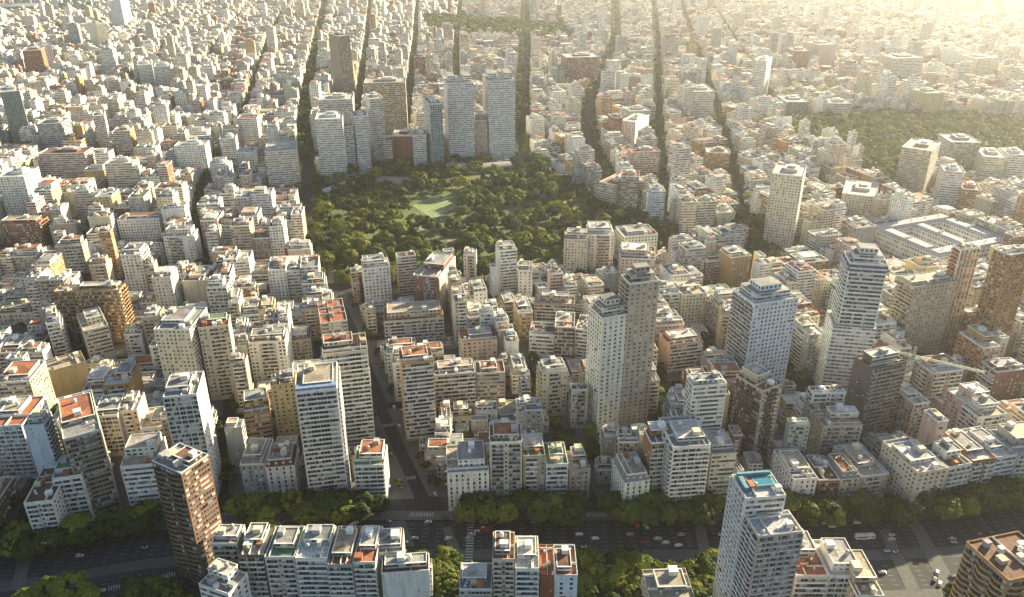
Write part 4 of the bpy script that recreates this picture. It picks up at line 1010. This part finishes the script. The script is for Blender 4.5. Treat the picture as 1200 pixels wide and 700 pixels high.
def clamp_h(cx, cy, hw, hd, h, rz):
    """keep fill-in roofs below the visible foot of every hand-placed building behind them"""
    ul, ur = px(cx-hw, cy, h)[0], px(cx+hw, cy, h)[0]
    for b in HB:
        if b[7] <= b[6] or b[1] < cy+2 or b[1] > cy+260: continue
        if ur < b[6]+1 or ul > b[7]-1: continue
        while h > 4:
            vt = px(cx, cy+hd, h)[1]
            if vt >= b[8]-3 : break
            h -= 2.0
    return h
def rand_floors(y, x):
    r = random.random()
    if y < 900: return random.choice([8, 9, 9, 10, 10, 11, 12, 13]) if r < .76 else (random.choice([3, 4, 5, 6]) if r < .87 else random.choice([5, 6, 12, 13, 14, 16]))
    if y < 2000: return random.choice([6, 7, 8, 9, 10, 11]) if r < .55 else (random.choice([1, 2, 3, 4, 5]) if r < .93 else random.choice([13, 15, 17, 20]))
    k = 0.2 if x > 500 else 0.34
    return random.choice([5, 6, 7, 8, 9]) if r < k else (random.choice([2, 2, 3, 3, 4, 5]) if r < .975 else random.choice([10, 12, 13, 16, 18, 20]))
def add_lot(cx, cy, rz, w, d, kind, depth=0, fl=None):
    if w < 5 or d < 5: return
    if overlaps(cx, cy, rz, w/2, d/2):
        if depth < 2 and max(w, d) > 9:
            c, s = math.cos(rz), math.sin(rz)
            if w > d:  L = [(-w/4, 0, w/2, d), (w/4, 0, w/2, d)]
            else: L = [(0, -d/4, w, d/2), (0, d/4, w, d/2)]
            for lx, ly, w2, d2 in L: add_lot(cx+lx*c-ly*s, cy+lx*s+ly*c, rz, w2-.1, d2-.1, kind, depth+1)
        return
    n = rand_floors(cy, cx) if kind != 'in' else random.choice([1, 1, 1, 2, 2, 3])
    h = n*3.0 + 1.5 if n > 1 else 4.0
    if any(inpoly(cx, cy, p) for p in LOWZ): h = min(h, random.choice([5, 6, 8, 11]))
    h = clamp_h(cx, cy, w/2, d/2, h, rz)
    LOTS.append((cx, cy, rz, w, d, h, kind))
INNER_TREES = []
def fill_block(A, B, C, Dd, iw, ie, isn, inn):
    """A bl, B br, C tr, D tl; insets west, east, south, north"""
    wS, wN = np.hypot(*(B-A)), np.hypot(*(C-Dd)); dW, dE = np.hypot(*(Dd-A)), np.hypot(*(C-B))
    w, d = (wS+wN)/2, (dW+dE)/2
    if w < 30 or d < 30: return
    def bl(s, t): return A*(1-s)*(1-t)+B*s*(1-t)+C*s*t+Dd*(1-s)*t
    def P_(x, y): return bl(x/w, y/d)     # x,y in metres from A
    cen = P_(w/2, d/2)
    uu, vv = px(cen[0], cen[1], 10)
    m = 130 + 20000/max(200, cen[1])
    if uu < -m or uu > 1200+m*1.8 or vv > 790: return
    far = cen[1] > 1900
    def ang(x, y):
        a, b = P_(x-1, y), P_(x+1, y); return math.atan2(b[1]-a[1], b[0]-a[0])
    x0, x1, y0, y1 = iw, w-ie, isn, d-inn
    rd = min(28, (y1-y0)*.36)
    lw = (8, 20) if far else (8, 19)
    def lots_row(ya, yb):
        x = x0
        while x < x1-6:
            ww = min(random.uniform(*lw) if random.random() < .86 else random.uniform(22, 36), x1-x)
            if x1-x-ww < 7: ww = x1-x
            dd = (yb-ya)*random.uniform(.75, 1.0)
            yy = ya+dd/2 if ya == y0 else yb-dd/2
            p = P_(x+ww/2, yy); corner = x == x0 or x+ww > x1-1
            add_lot(p[0], p[1], ang(x+ww/2, yy), ww-.15, dd, 'corner' if corner else 'row'); x += ww
    lots_row(y0, y0+rd); lots_row(y1-rd, y1)
    ya, yb = y0+rd, y1-rd; cw = min(26, (x1-x0)*.32)
    for side in (0, 1):
        y = ya
        while y < yb-6:
            dd = min(random.uniform(*lw), yb-y)
            if yb-y-dd < 7: dd = yb-y
            ww = cw*random.uniform(.75, 1); xx = x0+ww/2 if side == 0 else x1-ww/2
            p = P_(xx, y+dd/2); add_lot(p[0], p[1], ang(xx, y+dd/2), ww, dd-.15, 'col'); y += dd
    # interior
    xa, xb = x0+cw+1, x1-cw-1
    x = xa
    while x < xb-7:
        y = ya+1; ww = min(random.uniform(9, 18), xb-x)
        while y < yb-7:
            dd = min(random.uniform(8, 16), yb-y)
            p = P_(x+ww/2, y+dd/2)
            if random.random() < .66: add_lot(p[0], p[1], ang(x+ww/2, y+dd/2), ww-1.5, dd-1.5, 'in')
            elif random.random() < .5: INNER_TREES.append((p[0], p[1]))
            y += dd
        x += ww
WIDE = {id(UP[i]) for i in (15, 19, 20, 21, 22)}
def blocks(lines, fys, wide=None):
    for i in range(len(lines)-1):
        for j in range(len(fys)-1):
            try:
                A, B = isect(lines[i], fys[j]), isect(lines[i+1], fys[j]); C, Dd = isect(lines[i+1], fys[j+1]), isect(lines[i], fys[j+1])
            except Exception: continue
            if A[0] > B[0]: continue
            gap = (9.5 if i >= 13 else 7.5) if A[1] > 900 else 7.5
            wd_ = lambda l_: gap + (0 if A[1] < 700 or id(l_) not in WIDE else 9 if l_ is UP[20] or l_ is UP[19] else 4)
            gl, gr = wd_(lines[i]), wd_(lines[i+1])
            fill_block(A, B, C, Dd, 14 if lines[i] is diaz_ref.get(id(lines[i])) else gl, 13 if id(lines[i+1]) in diaz_ref else gr, 7, 7)
diaz_ref = {id(diaz): diaz, id(UP[15]): UP[15]}
lowf = [lambda x, t=t: y_cross_low(t, x)+(4 if t == 0 else 0) for t in (0, 1/3, 2/3, 1.0)]
blocks(LOWER, lowf)
upf = [lambda x, k=k: y_cross_up(k, x) for k in range(0, 52)]
blocks(UP, upf)
LOTS.sort(key=lambda l: l[1])
print('lots', len(LOTS))

def in_frame(l):
    u, v = px(l[0], l[1], l[5]); return -12 < u < 1212 and -5 < v < 712
main = [l for l in LOTS if l[6] != 'in' and in_frame(l)]
inner = [l for l in LOTS if l[6] == 'in' and in_frame(l)]
near = main[:295]; near_in = inner[:110]
near_ids = set(map(id, near)) | set(map(id, near_in))
print('nearest reach', near[-1][1], near_in[-1][1] if near_in else 0)
STY = {'balc': 'balconied', 'mix': 'part-balconied', 'duo': 'twin-balconied', 'band': 'ribbon-windowed', 'punch': 'small-windowed', 'tall': 'tall-windowed', 'blank': 'blank-walled', 'grid': 'gridded'}
for l in near:
    cx, cy, rz, w, d, h, kd = l
    wall, roof = rwall(), rroof()
    if kd == 'col':
        sf = random.choice(['blank', 'blank', 'punch', 'mix'] if w < 15 else ['punch', 'mix', 'duo']); ss = random.choice(['balc', 'duo', 'mix', 'punch', 'band'])
    else:
        sf = random.choices(['balc', 'mix', 'duo', 'band', 'punch', 'tall', 'grid'], [34, 22, 8, 10, 14, 6, 4])[0]
        ss = random.choice(['balc', 'mix', 'punch']) if kd == 'corner' else random.choice(['blank', 'blank', 'blank', 'punch'])
    rt = building('low_apartment_building' if h < 19 else 'apartment_building', cx, cy, rz, w, d, h, wall, roof, sf, ss, roofstyle='mansard' if (random.random() < .06 and w > 11 and sf != 'blank') else None)  # low lots are apartment fill too, named apart by height only
    rt['category'] = 'building'; rt['group'] = 'apartment buildings filling the nearer city blocks'
    sz = 'low' if h < 16 else ('tall' if h > 38 else 'mid-height')
    describe(rt, f'{sz} {CNAME[wall]} {STY[sf]} block with {RNAME[roof]} roof', cx, cy, h)
for l in near_in:
    cx, cy, rz, w, d, h, kd = l
    rt = root('courtyard_building', (cx, cy, 0), rz)
    wall, roof = rwall(), rroof()
    place('wall', boxes_mesh('wall', [(0, 0, 0, h, w/2, d/2, 0, jit(wall), jit(roof), (random.choice([1, 4]), 4, 4, 4), random.random(), .5)]), rt, (0, 0, 0))
    b = MB(); t = .25
    b.box(-w/2, w/2, -d/2, -d/2+t, h, h+.8); b.box(-w/2, w/2, d/2-t, d/2, h, h+.8); b.box(-w/2, -w/2+t, -d/2+t, d/2-t, h, h+.8); b.box(w/2-t, w/2, -d/2+t, d/2-t, h, h+.8)
    b.obj('parapet', M_TINT, rt, jit(WH, .1))
    MB().box(-w/2+t, w/2-t, -d/2+t, d/2-t, h-.02, h+.05).obj('roof', M_TILE, rt, jit(roof))
    if w > 6 and d > 6: place('air_conditioner', AC, rt, (w*.2, d*.15, h+.05), 0, jit(WH))
    rt['category'] = 'low building'; rt['group'] = 'low buildings inside the nearer city blocks'
    describe(rt, f'low {CNAME[wall]} courtyard building with {RNAME[roof]} roof', cx, cy, h)

# the rest of the town, past the nearest three hundred
BX = []
def far_building(cx, cy, rz, w, d, h, kd):
    c, s = math.cos(rz), math.sin(rz)
    def B(lx, ly, z0, z1, hx, hy, wc, rc, ty):
        BX.append((cx+lx*c-ly*s, cy+lx*s+ly*c, z0, z1, hx, hy, rz, wc, rc, ty, random.random(), random.random()))
    wall, roof = rwall(), rroof(); wc, rc = jit(wall), jit(roof, .2)
    if kd == 'in': ty = (random.choice([1, 4]), 4, 4, 4)
    elif kd == 'col':
        a = random.choice([1, 2, 2, 3]); ty = (4, a, 4, a)
    else:
        a = random.choices([1, 2, 3], [35, 50, 15])[0]; b_ = a if kd == 'corner' else random.choice([4, 4, 0])
        ty = (a, b_, a, b_)
    if h > 40: a = random.choice([1, 2, 2]); ty = (a, random.choice([a, 1]), a, a)
    B(0, 0, 0, h, w/2, d/2, wc, rc, ty)
    if cy < 1500:
        t = .22; pw = jit(WH, .12)
        for lx, ly, hx, hy in ((0, -d/2+t, w/2, t), (0, d/2-t, w/2, t), (-w/2+t, 0, t, d/2-2*t), (w/2-t, 0, t, d/2-2*t)):
            B(lx, ly, h+.01, h+1.1, hx, hy, pw, pw, (0, 0, 0, 0))
    if kd != 'in' and w > 7 and d > 7:
        z = h
        if random.random() < .75:
            sw, sd_ = w*random.uniform(.5, .85)/2, d*random.uniform(.4, .7)/2; ox, oy = random.uniform(-.4, .4)*(w-2*sw), random.uniform(-.4, .4)*(d-2*sd_)
            z2 = z + random.choice([2.8, 2.8, 5.6]); B(ox, oy, z, z2, sw, sd_, jit(random.choice([wall, WH])), jit(rroof()), (random.choice([1, 2, 3]), 4, 2, 4))
            if random.random() < .7: B(ox+random.uniform(-.4, .4)*sw, oy+random.uniform(-.4, .4)*sd_, z2, z2+random.uniform(2, 3.4), min(sw*.4, 2.5), min(sd_*.4, 2.5), jit(WH), jit(RW), (0, 0, 0, 0))
        for _ in range(random.choice([3, 4, 5, 6]) if cy < 1100 else random.choice([1, 2, 3]) if cy < 1800 else random.choice([0, 1])):
            hx, hy = random.uniform(.8, 2.2), random.uniform(.8, 2.2)
            B(random.uniform(-.5, .5)*(w-2*hx-1), random.uniform(-.5, .5)*(d-2*hy-1), z, z+random.uniform(1.3, 3.2), hx, hy, jit(random.choice([WH, WH, CR, GY, RT])), jit(random.choice([WH, RG, RT])), (0, 0, 0, 0))
for l in LOTS:
    if id(l) in near_ids: continue
    cx, cy, rz, w, d, h, kd = l
    if cy > 2600 and kd == 'in' and random.random() < .5: continue
    far_building(cx, cy, rz, w, d, h, kd)
# far towers
for _ in range(85):
    y = random.uniform(1300, 5500); x = random.uniform(-.62, .6)*y
    if in_green(x, y) or overlaps(x, y, 0, 12, 12) or any(abs(xr(l_, y)-x) < 24 for l_ in UP): continue
    far_building(x, y, random.uniform(-.3, .2), random.uniform(14, 30), random.uniform(13, 20), random.uniform(45, 85), 'corner')
print('boxes', len(BX))
o = place('distant_city_buildings', boxes_mesh('distant_city_buildings', BX), None, (0, 0, 0))
o['kind'] = 'stuff'; o['label'] = 'mass of white and cream apartment blocks covering the far city'; o['category'] = 'buildings'
# railway sheds, top left
for (a, b, c_, d_, hh, lb, cc) in (((-60, 10), (46, 9), 7, 20, 9, 'long grey station shed roof at the top left edge', (.34, .36, .38)), ((60, 18), (108, 17), 8, 14, 8, 'long blue-grey shed beyond the rail yard, top left', (.2, .26, .33))):
    p, q_ = at(*a), at(*b); w = float(np.hypot(*(q_-p))); an = math.atan2(q_[1]-p[1], q_[0]-p[0]); mid = (p+q_)/2
    rt = root('station_shed', (float(mid[0]), float(mid[1]), 0), an)
    place('wall', boxes_mesh('wall', [(0, 0, 0, hh, w/2, 45, 0, GY, cc, (3, 0, 0, 0), .3, .4, 4, 6)]), rt, (0, 0, 0))
    MB().add([(-w/2-1, -46, hh), (w/2+1, -46, hh), (w/2+1, 0, hh+9), (-w/2-1, 0, hh+9), (w/2+1, 46, hh), (-w/2-1, 46, hh)], [(0,1,2,3), (3,2,4,5), (0,3,5), (1,4,2)]).obj('roof', M_TINT, rt, cc)
    tag(rt, lb, 'shed')
# block pavements (raised 0.12 m) for the nearer blocks
pvm = MB()
def pave(lines, fys):
    for i in range(len(lines)-1):
        for j in range(len(fys)-1):
            A, B = isect(lines[i], fys[j]), isect(lines[i+1], fys[j]); C, Dd = isect(lines[i+1], fys[j+1]), isect(lines[i], fys[j+1])
            if A[0] > B[0] or abs(A[0]) > 700: continue
            cen = (A+B+C+Dd)/4; k = lambda p, g=5.0: cen + (p-cen)*(1-g*1.2/np.hypot(*(p-cen)))
            pvm.prism([tuple(k(p)) for p in (A, B, C, Dd)], 0.0, 0.12)
pave(LOWER[8:22], lowf)
structure('block_pavements', pvm, M_PAVE)


def leaf_cloud(n_cl, per, leaf, rnd, rx=6.0, rz_=4.6, cz=7.5):
    """leaf quads gathered in clumps over an uneven crown volume"""
    P3 = []
    lob = rnd.normal(size=(5, 3)); lob /= np.linalg.norm(lob, axis=1)[:, None]; lob[:, 2] = np.abs(lob[:, 2])*.6
    amp = rnd.uniform(.1, .35, 5)
    cents = []
    while len(cents) < n_cl:
        v = rnd.normal(size=3); v /= np.linalg.norm(v)
        if v[2] < -.45: continue
        r = rnd.uniform(.62, 1.0)**.5
        k = .8 + sum(a*max(0, v@l)**3 for a, l in zip(amp, lob))
        cents.append(v*r*k)
    V = []; 
    for c in cents:
        cr = rnd.uniform(.14, .27)
        q = rnd.normal(size=(per, 3)); q /= np.linalg.norm(q, axis=1)[:, None]
        pts = c + q*cr*rnd.uniform(.6, 1, (per, 1)); nrm = q*.7 + c/np.linalg.norm(c)*.9 + rnd.normal(size=(per, 3))*.3
        pts = pts*np.array((rx, rx, rz_)) + np.array((0, 0, cz))
        nrm /= np.linalg.norm(nrm, axis=1)[:, None]
        a = np.cross(nrm, rnd.normal(size=(per, 3))); a /= np.linalg.norm(a, axis=1)[:, None]; b = np.cross(nrm, a)
        s = leaf*rnd.uniform(.6, 1.2, (per, 1))
        V.append(np.stack([pts-a*s-b*s*.6, pts+a*s-b*s*.6, pts+a*s+b*s*.6, pts-a*s+b*s*.6], 1))
    return np.concatenate(V).reshape(-1, 3)
def quads_mesh(name, V, mat):
    n = len(V)//4; me = D.meshes.new(name)
    me.vertices.add(len(V)); me.vertices.foreach_set('co', V.astype(np.float32).reshape(-1))
    me.loops.add(len(V)); me.loops.foreach_set('vertex_index', np.arange(len(V), dtype=np.int32))
    me.polygons.add(n); me.polygons.foreach_set('loop_start', np.arange(0, len(V), 4, dtype=np.int32)); me.polygons.foreach_set('loop_total', np.full(n, 4, dtype=np.int32))
    me.update(calc_edges=True); me.materials.append(mat); me.shade_flat(); return me
CROWNS = [quads_mesh('crown', leaf_cloud(75, 42, .42, np.random.RandomState(s)), M_LEAF) for s in range(6)]
CROWNY = quads_mesh('crown', leaf_cloud(80, 45, .42, np.random.RandomState(9)), M_LEAFY)
def trunk_mesh(s):
    r = random.Random(s); b = MB(); b.tube((0, 0, 0), (r.uniform(-.3, .3), r.uniform(-.3, .3), 4.2), .38, .26, 7)
    for i in range(5):
        a = i*1.3+r.random(); b.tube((0, 0, 3.8), (math.cos(a)*3.2, math.sin(a)*3.2, 7.2+r.random()*2), .2, .06, 5)
    return b.mesh('trunk', M_TRUNK)
TRUNKS = [trunk_mesh(i) for i in range(3)]
TREES = [0]
def tree(name, x, y, s, desc, group, yellow=False, sq=1.0):
    rt = root(name, (x, y, 0), random.uniform(0, 6.28))
    rt.scale = (s, s, s*sq)
    place('trunk', random.choice(TRUNKS), rt, (0, 0, 0)); place('crown', CROWNY if yellow else random.choice(CROWNS), rt, (0, 0, 0))
    rt['category'] = 'tree'; rt['group'] = group; describe(rt, desc, x, y, 8*s); TREES[0] += 1
PARKC = [leaf_cloud(46, 14, .72, np.random.RandomState(150+s)) for s in range(8)]
LOWC = [leaf_cloud(26, 10, .95, np.random.RandomState(50+s)) for s in range(8)]
FARC = [leaf_cloud(12, 5, 1.7, np.random.RandomState(80+s)) for s in range(8)]
MID = []; MIDT = []
def merged_tree(x, y, s, park=False):
    C = (PARKC if park else LOWC if y < 1500 else FARC)[random.randrange(8)]
    a = random.uniform(0, 6.28); c, sn = math.cos(a), math.sin(a)
    V = C.copy(); V[:, 0] = (C[:, 0]*c - C[:, 1]*sn)*s + x; V[:, 1] = (C[:, 0]*sn + C[:, 1]*c)*s + y; V[:, 2] = C[:, 2]*s
    MID.append(V); MIDT.append(np.full(len(V)//4, random.random()))
def blocked(x, y, m=1.0):
    for b in HB:
        if abs(b[0]-x) > 80 or abs(b[1]-y) > 80: continue
        bc, bs = math.cos(b[2]), math.sin(b[2]); dx, dy = x-b[0], y-b[1]
        if abs(dx*bc+dy*bs) < b[3]+m and abs(-dx*bs+dy*bc) < b[4]+m: return True
    return False
# avenue trees
TONE = []
def near_junction(x):
    return any(abs(x - xr(l, 378)) < (17 if l is diaz else 7) for l in LOWER[12:22])
x = -330.0
while x < 420:
    for off, p in ((-7.5, 1.0), (-16.5, .75)):
        xx = x + random.uniform(-1.5, 1.5); y = y_lib(xx)+off+random.uniform(-1, 1)
        if random.random() < p and not near_junction(xx) and not blocked(xx, y, 1):
            s = random.uniform(1.1, 1.5)
            tree('avenue_tree', xx, y, s, 'dark round avenue tree', 'trees lining the avenue', sq=.95)
    x += 10.5
for (u0, u1, v0, v1, n) in ((484, 540, 660, 715, 17), (560, 600, 700, 716, 4), (680, 850, 664, 712, 36), (150, 232, 700, 720, 8), (-10, 40, 640, 660, 5), (690, 760, 712, 730, 8), (560, 575, 705, 712, 2), (1108, 1130, 700, 712, 2)):
    for i_ in range(n):
        p = at(random.uniform(u0, u1), random.uniform(v0, v1))
        if not blocked(p[0], p[1], 2): tree('avenue_tree', p[0], p[1], random.uniform(.9, 1.25), ('big' if i_ % 3 else 'small') + ' green tree below the avenue', 'trees on the near side of the avenue')
for (u, v, s) in ((60, 713, 1.45), (86, 710, 1.6), (106, 716, 1.2), (36, 722, 1.3)):
    p = at(u, v); tree('avenue_tree', p[0], p[1], s, 'sunlit yellow-green corner tree', 'sunlit trees at the bottom left', True)
# park trees
cand = []
halls = [b for b in HB if b[6] == 0 and b[7] == 0]
def free_park(x, y):
    if blocked(x, y, 2): return False
    if inpoly(x, y, [tuple(c) for c in q]): return False
    if math.sin(x*.045+1)*math.sin(y*.052+.7)+.5*math.sin(x*.11-y*.09) > .78: return False
    u, v = px(x, y)
    if 596 < u < 640 and 236 < v < 262 and random.random() < .55: return False      # clearings
    if 668 < u < 735 and 252 < v < 282 and random.random() < .8: return False
    if 500 < u < 600 and 195 < v < 206: return False
    if 480 < u < 542 and 229 < v < 266: return False
    return True
xs_ = [p[0] for p in PARK]; ys_ = [p[1] for p in PARK]; grid = []
for _ in range(9000):
    x, y = random.uniform(min(xs_), max(xs_)), random.uniform(min(ys_), max(ys_))
    if not inpoly(x, y, PARK) or not free_park(x, y): continue
    s = random.choice([.7, .9, 1.1, 1.4, 1.7, 1.9])
    if all((x-a)**2+(y-b)**2 > (4.9*(s+t))**2 for a, b, t in grid): grid.append((x, y, s))
grid.sort(key=lambda t: t[1])
nind = 190
for i, (x, y, s) in enumerate(grid):
    if i < nind: tree('park_tree', x, y, s, random.choice(['broad dark green park tree', 'rounded olive green park tree', 'pale green sunlit park tree']), 'trees in the big park', yellow=random.random() < .08)
    else: merged_tree(x, y, s, True)
print('park trees', len(grid), 'individual', TREES[0])
def scatter(poly, n, smin=.9, smax=1.5):
    a = [p[0] for p in poly]; b = [p[1] for p in poly]
    for _ in range(n):
        x, y = random.uniform(min(a), max(a)), random.uniform(min(b), max(b))
        if inpoly(x, y, poly) and not blocked(x, y, 3): merged_tree(x, y, random.uniform(smin, smax))
scatter(PARK2, 2600, 1.0, 1.7); scatter(GREEN3, 1100, 1.1, 1.9); scatter(GREEN4, 160)
for pl_ in (GREEN5, GREEN6):
    for _ in range(26):
        x, y = random.uniform(min(p[0] for p in pl_), max(p[0] for p in pl_)), random.uniform(min(p[1] for p in pl_), max(p[1] for p in pl_))
        if inpoly(x, y, pl_) and not blocked(x, y, 3): tree('garden_tree', x, y, random.uniform(.5, .9), 'small garden tree', 'garden trees between the towers')
# street trees along the long streets
def lot_free(x, y): return True
for li, l in enumerate(UP):
    y = 730 + random.random()*10; wide = id(l) in diaz_ref
    while y < 4200:
        xx = xr(l, y); u, v = px(xx, y)
        if -30 < u < 1230 and (y > y_b(xx)+5):
            dens = .72 if (li >= 14 and li < 24) else .22
            for sgn in ((-1, 1) if not wide else ((-1, -.55, .55, 1) if y > 1150 else (-1,))):
                if random.random() < dens:
                    a, b = xx+sgn*(12 if wide else (11 if l is UP[20] else 9 if id(l) in WIDE else 6.5)), y+random.uniform(-2, 2)
                    if not in_green(a, b) and not blocked(a, b, 1): merged_tree(a, b, random.uniform(.9, 1.25) if id(l) in WIDE else random.uniform(.6, .95))
        y += 9 if y < 2000 else 13
for l in LOWER[10:22]:
    y = y_lib(xr(l, 380)) + 8
    while y < y_b(xr(l, 700)):
        xx = xr(l, y); u, v = px(xx, y)
        if -10 < u < 1210:
            for sgn in (-1, 1):
                a, b = xx+sgn*(11.5 if l is diaz else 5.2), y
                if random.random() < .45 and not blocked(a, b, 1) and not in_green(a, b): merged_tree(a, b, random.uniform(.5, .85))
        y += 9
for (x, y) in INNER_TREES:
    if not in_green(x, y) and not blocked(x, y, 1): merged_tree(x, y, random.uniform(.6, 1.0))
for _ in range(3500):      # leafier districts towards the upper right
    y = random.uniform(1700, 5200); x = random.uniform(.1, .8)*y
    merged_tree(x, y, random.uniform(.8, 1.5))
V = np.concatenate(MID)
me = quads_mesh('street_and_far_trees', V, M_LEAF); at_ = me.attributes.new('tone', 'FLOAT', 'FACE'); at_.data.foreach_set('value', np.concatenate(MIDT).astype(np.float32))
o = place('street_and_far_trees', me, None, (0, 0, 0))
o['kind'] = 'stuff'; o['label'] = 'tree canopy along the streets and in the far parks'; o['category'] = 'trees'
print('merged trees', len(MID), len(V)//4)


CARC = {(.62, .62, .6): 'white', (.03, .03, .035): 'black', (.25, .26, .27): 'grey', (.4, .41, .42): 'silver', (.3, .03, .03): 'red', (.05, .09, .2): 'blue'}
def car_meshes():
    b = MB()
    prof = [(-2.1, .35), (-2.15, .75), (-1.5, .95), (1.25, .98), (2.05, .85), (2.15, .4)]
    V = []; n = len(prof)
    for s in (-.85, .85):
        V += [(x, s, z) for x, z in prof]
    Fc = [tuple(range(n)), tuple(range(n, 2*n))[::-1]] + [(i, n+i, n+(i+1) % n, (i+1) % n) for i in range(n)]
    b.add(V, Fc)
    b.add([(-1.3, -.72, 1.42), (.55, -.72, 1.42), (.55, .72, 1.42), (-1.3, .72, 1.42), (-1.35, -.72, 1.38), (.6, -.72, 1.38), (.6, .72, 1.38), (-1.35, .72, 1.38)], [(0,1,2,3),(4,5,1,0),(5,6,2,1),(6,7,3,2),(7,4,0,3)])
    body = b.mesh('body', M_CAR)
    g_ = MB(); g_.add([(-1.9, -.8, .95), (1.3, -.8, .95), (1.3, .8, .95), (-1.9, .8, .95), (-1.35, -.7, 1.38), (.6, -.7, 1.38), (.6, .7, 1.38), (-1.35, .7, 1.38)], [(0,1,5,4),(1,2,6,5),(2,3,7,6),(3,0,4,7),(4,5,6,7)])
    wl = MB(); wl.tube((0, -.11, 0), (0, .11, 0), .33, .33, 12)
    return body, g_.mesh('windows', M_GLASS), wl.mesh('wheel', M_RUBBER)
CB, CG, CW = car_meshes()
def car(x, y, rz, desc_tail, z=0.02):
    c = random.choices(list(CARC), [34, 18, 16, 18, 6, 5])[0]
    rt = root('car', (x, y, z), rz)
    place('body', CB, rt, (0, 0, 0), 0, c); place('windows', CG, rt, (0, 0, 0))
    for sx in (-1.35, 1.35):
        for sy in (-.8, .8): place('wheel', CW, rt, (sx, sy, .33))
    rt['category'] = 'car'; rt['group'] = 'cars on the avenue and side streets'
    describe(rt, f'{CARC[c]} car {desc_tail}', x, y, 0)
used = []
def ok(x, y, r=6.0):
    if any(abs(a-x) < r and abs(b-y) < 2.6 for a, b in used): return False
    used.append((x, y)); return True
for off, n, tail in ((-60.5, 8, 'in the near lanes'), (-57, 8, 'in the near lanes'), (-53.5, 7, 'in the near lanes'), (-50, 5, 'in the middle lanes'), (-31, 8, 'in the middle lanes'), (-27.8, 9, 'in the far lanes'), (-24.4, 9, 'in the far lanes'), (-14.2, 20, 'parked along the far kerb')):
    for _ in range(n):
        x = random.uniform(-250, 300); y = y_lib(x)+off
        if ok(x, y): car(x, y, .09 + (math.pi if off < -40 else 0), tail)
for (u, v, a) in ((510, 580, 2.0), (502, 560, 1.9), (525, 632, .4), (470, 570, 1.8), (521, 608, 2.2), (487, 540, 1.9), (495, 533, 1.9), (468, 500, 1.9), (462, 478, 1.9), (1050, 648, .2), (1098, 672, 1.0), (1095, 680, .9), (1101, 685, .9), (1118, 637, 0), (1012, 632, .1), (1040, 647, .2), (640, 642, .1), (697, 632, .1), (685, 642, .3), (712, 598, 2.1), (757, 618, 2.0), (795, 640, .2), (925, 625, 0), (975, 618, 0), (360, 330, 1.75), (368, 320, 1.75), (372, 300, 1.75), (370, 280, 1.8), (366, 262, 1.8), (374, 312, 1.75), (362, 345, 1.75), (377, 335, 1.75)):
    x, y = at(u, v)
    if ok(x, y, 4) and not blocked(x, y, 1): car(x, y, a, 'near the junction' if v > 470 else 'on the park-side avenue')
def bus(u, v, rz, c, label):
    x, y = at(u, v); rt = root('bus', (x, y, .02), rz)
    b = MB(); b.box(-5.5, 5.5, -1.25, 1.25, .4, 3.0); b.box(-5.3, 5.3, -1.1, 1.1, 3.0, 3.12); b.obj('body', M_CAR, rt, c)
    g_ = MB()
    for s in (-1, 1):
        for i in range(6): g_.box(-5.1+i*1.7, -3.6+i*1.7, s*1.25-(.02 if s > 0 else .0), s*1.25+(.02 if s < 0 else .0) + (.03 if s > 0 else -.03), 1.4, 2.5)
    g_.obj('windows', M_GLASS, rt)
    MB().box(5.5, 5.53, -1.1, 1.1, 1.2, 2.6).obj('windscreen', M_GLASS, rt)
    MB().box(-1, 1, -.7, .7, 3.12, 3.4).obj('roof_unit', M_METAL, rt)
    for sx in (-3.6, 3.6):
        for sy in (-1.15, 1.15): place('wheel', CW, rt, (sx, sy, .45), 0, None, (1.35, 1, 1.35))
    tag(rt, label, 'bus')
bus(566, 623, .08, (.2, .04, .04), 'dark red bus on the avenue below the orange-tinted tree line')
bus(1013, 631, .05, (.6, .6, .6), 'white bus on the avenue above the terracotta-terraced blocks')
bus(742, 612, 1.9, (.26, .07, .04), 'orange-red bus turning at the foot of the slate mansard mansion')
# street lamps along the avenue
LB = MB().tube((0, 0, 0), (0, 0, 9), .11, .07, 6).mesh('pole', M_METAL); LA = MB().tube((0, 0, 9), (0, -2.4, 9.5), .06, .05, 5).mesh('arm', M_METAL); LH = MB().box(-.2, .2, -3.1, -2.3, 9.4, 9.58).mesh('lamp_head', M_METAL)
x = -240
while x < 310:
    if not near_junction(x):
        rt = root('street_lamp', (x, y_lib(x)-13.2, .1), .09); place('pole', LB, rt, (0, 0, 0)); place('arm', LA, rt, (0, 0, 0)); place('lamp_head', LH, rt, (0, 0, 0))
        rt['category'] = 'street lamp'; rt['group'] = 'lamp posts along the avenue'; describe(rt, 'grey lamp post at the far kerb', x, y_lib(x)-13, 5)
    x += 34


# ------------------------------------------------------------------ haze
hz = MB().box(-4500, 4500, -60, 9000, -1.0, 345.0)
hm = D.materials.new('haze'); hm.use_nodes = True; ht = hm.node_tree
ht.nodes.remove(ht.nodes['Principled BSDF'])
pv = ht.nodes.new('ShaderNodeVolumePrincipled'); pv.inputs['Color'].default_value = (0.96, 0.95, 0.95, 1)
pv.inputs['Density'].default_value = HAZE_D; pv.inputs['Anisotropy'].default_value = HAZE_G
ht.links.new(pv.outputs[0], ht.nodes['Material Output'].inputs['Volume'])
ho = hz.obj('haze', hm); ho['kind'] = 'stuff'
finish_labels()
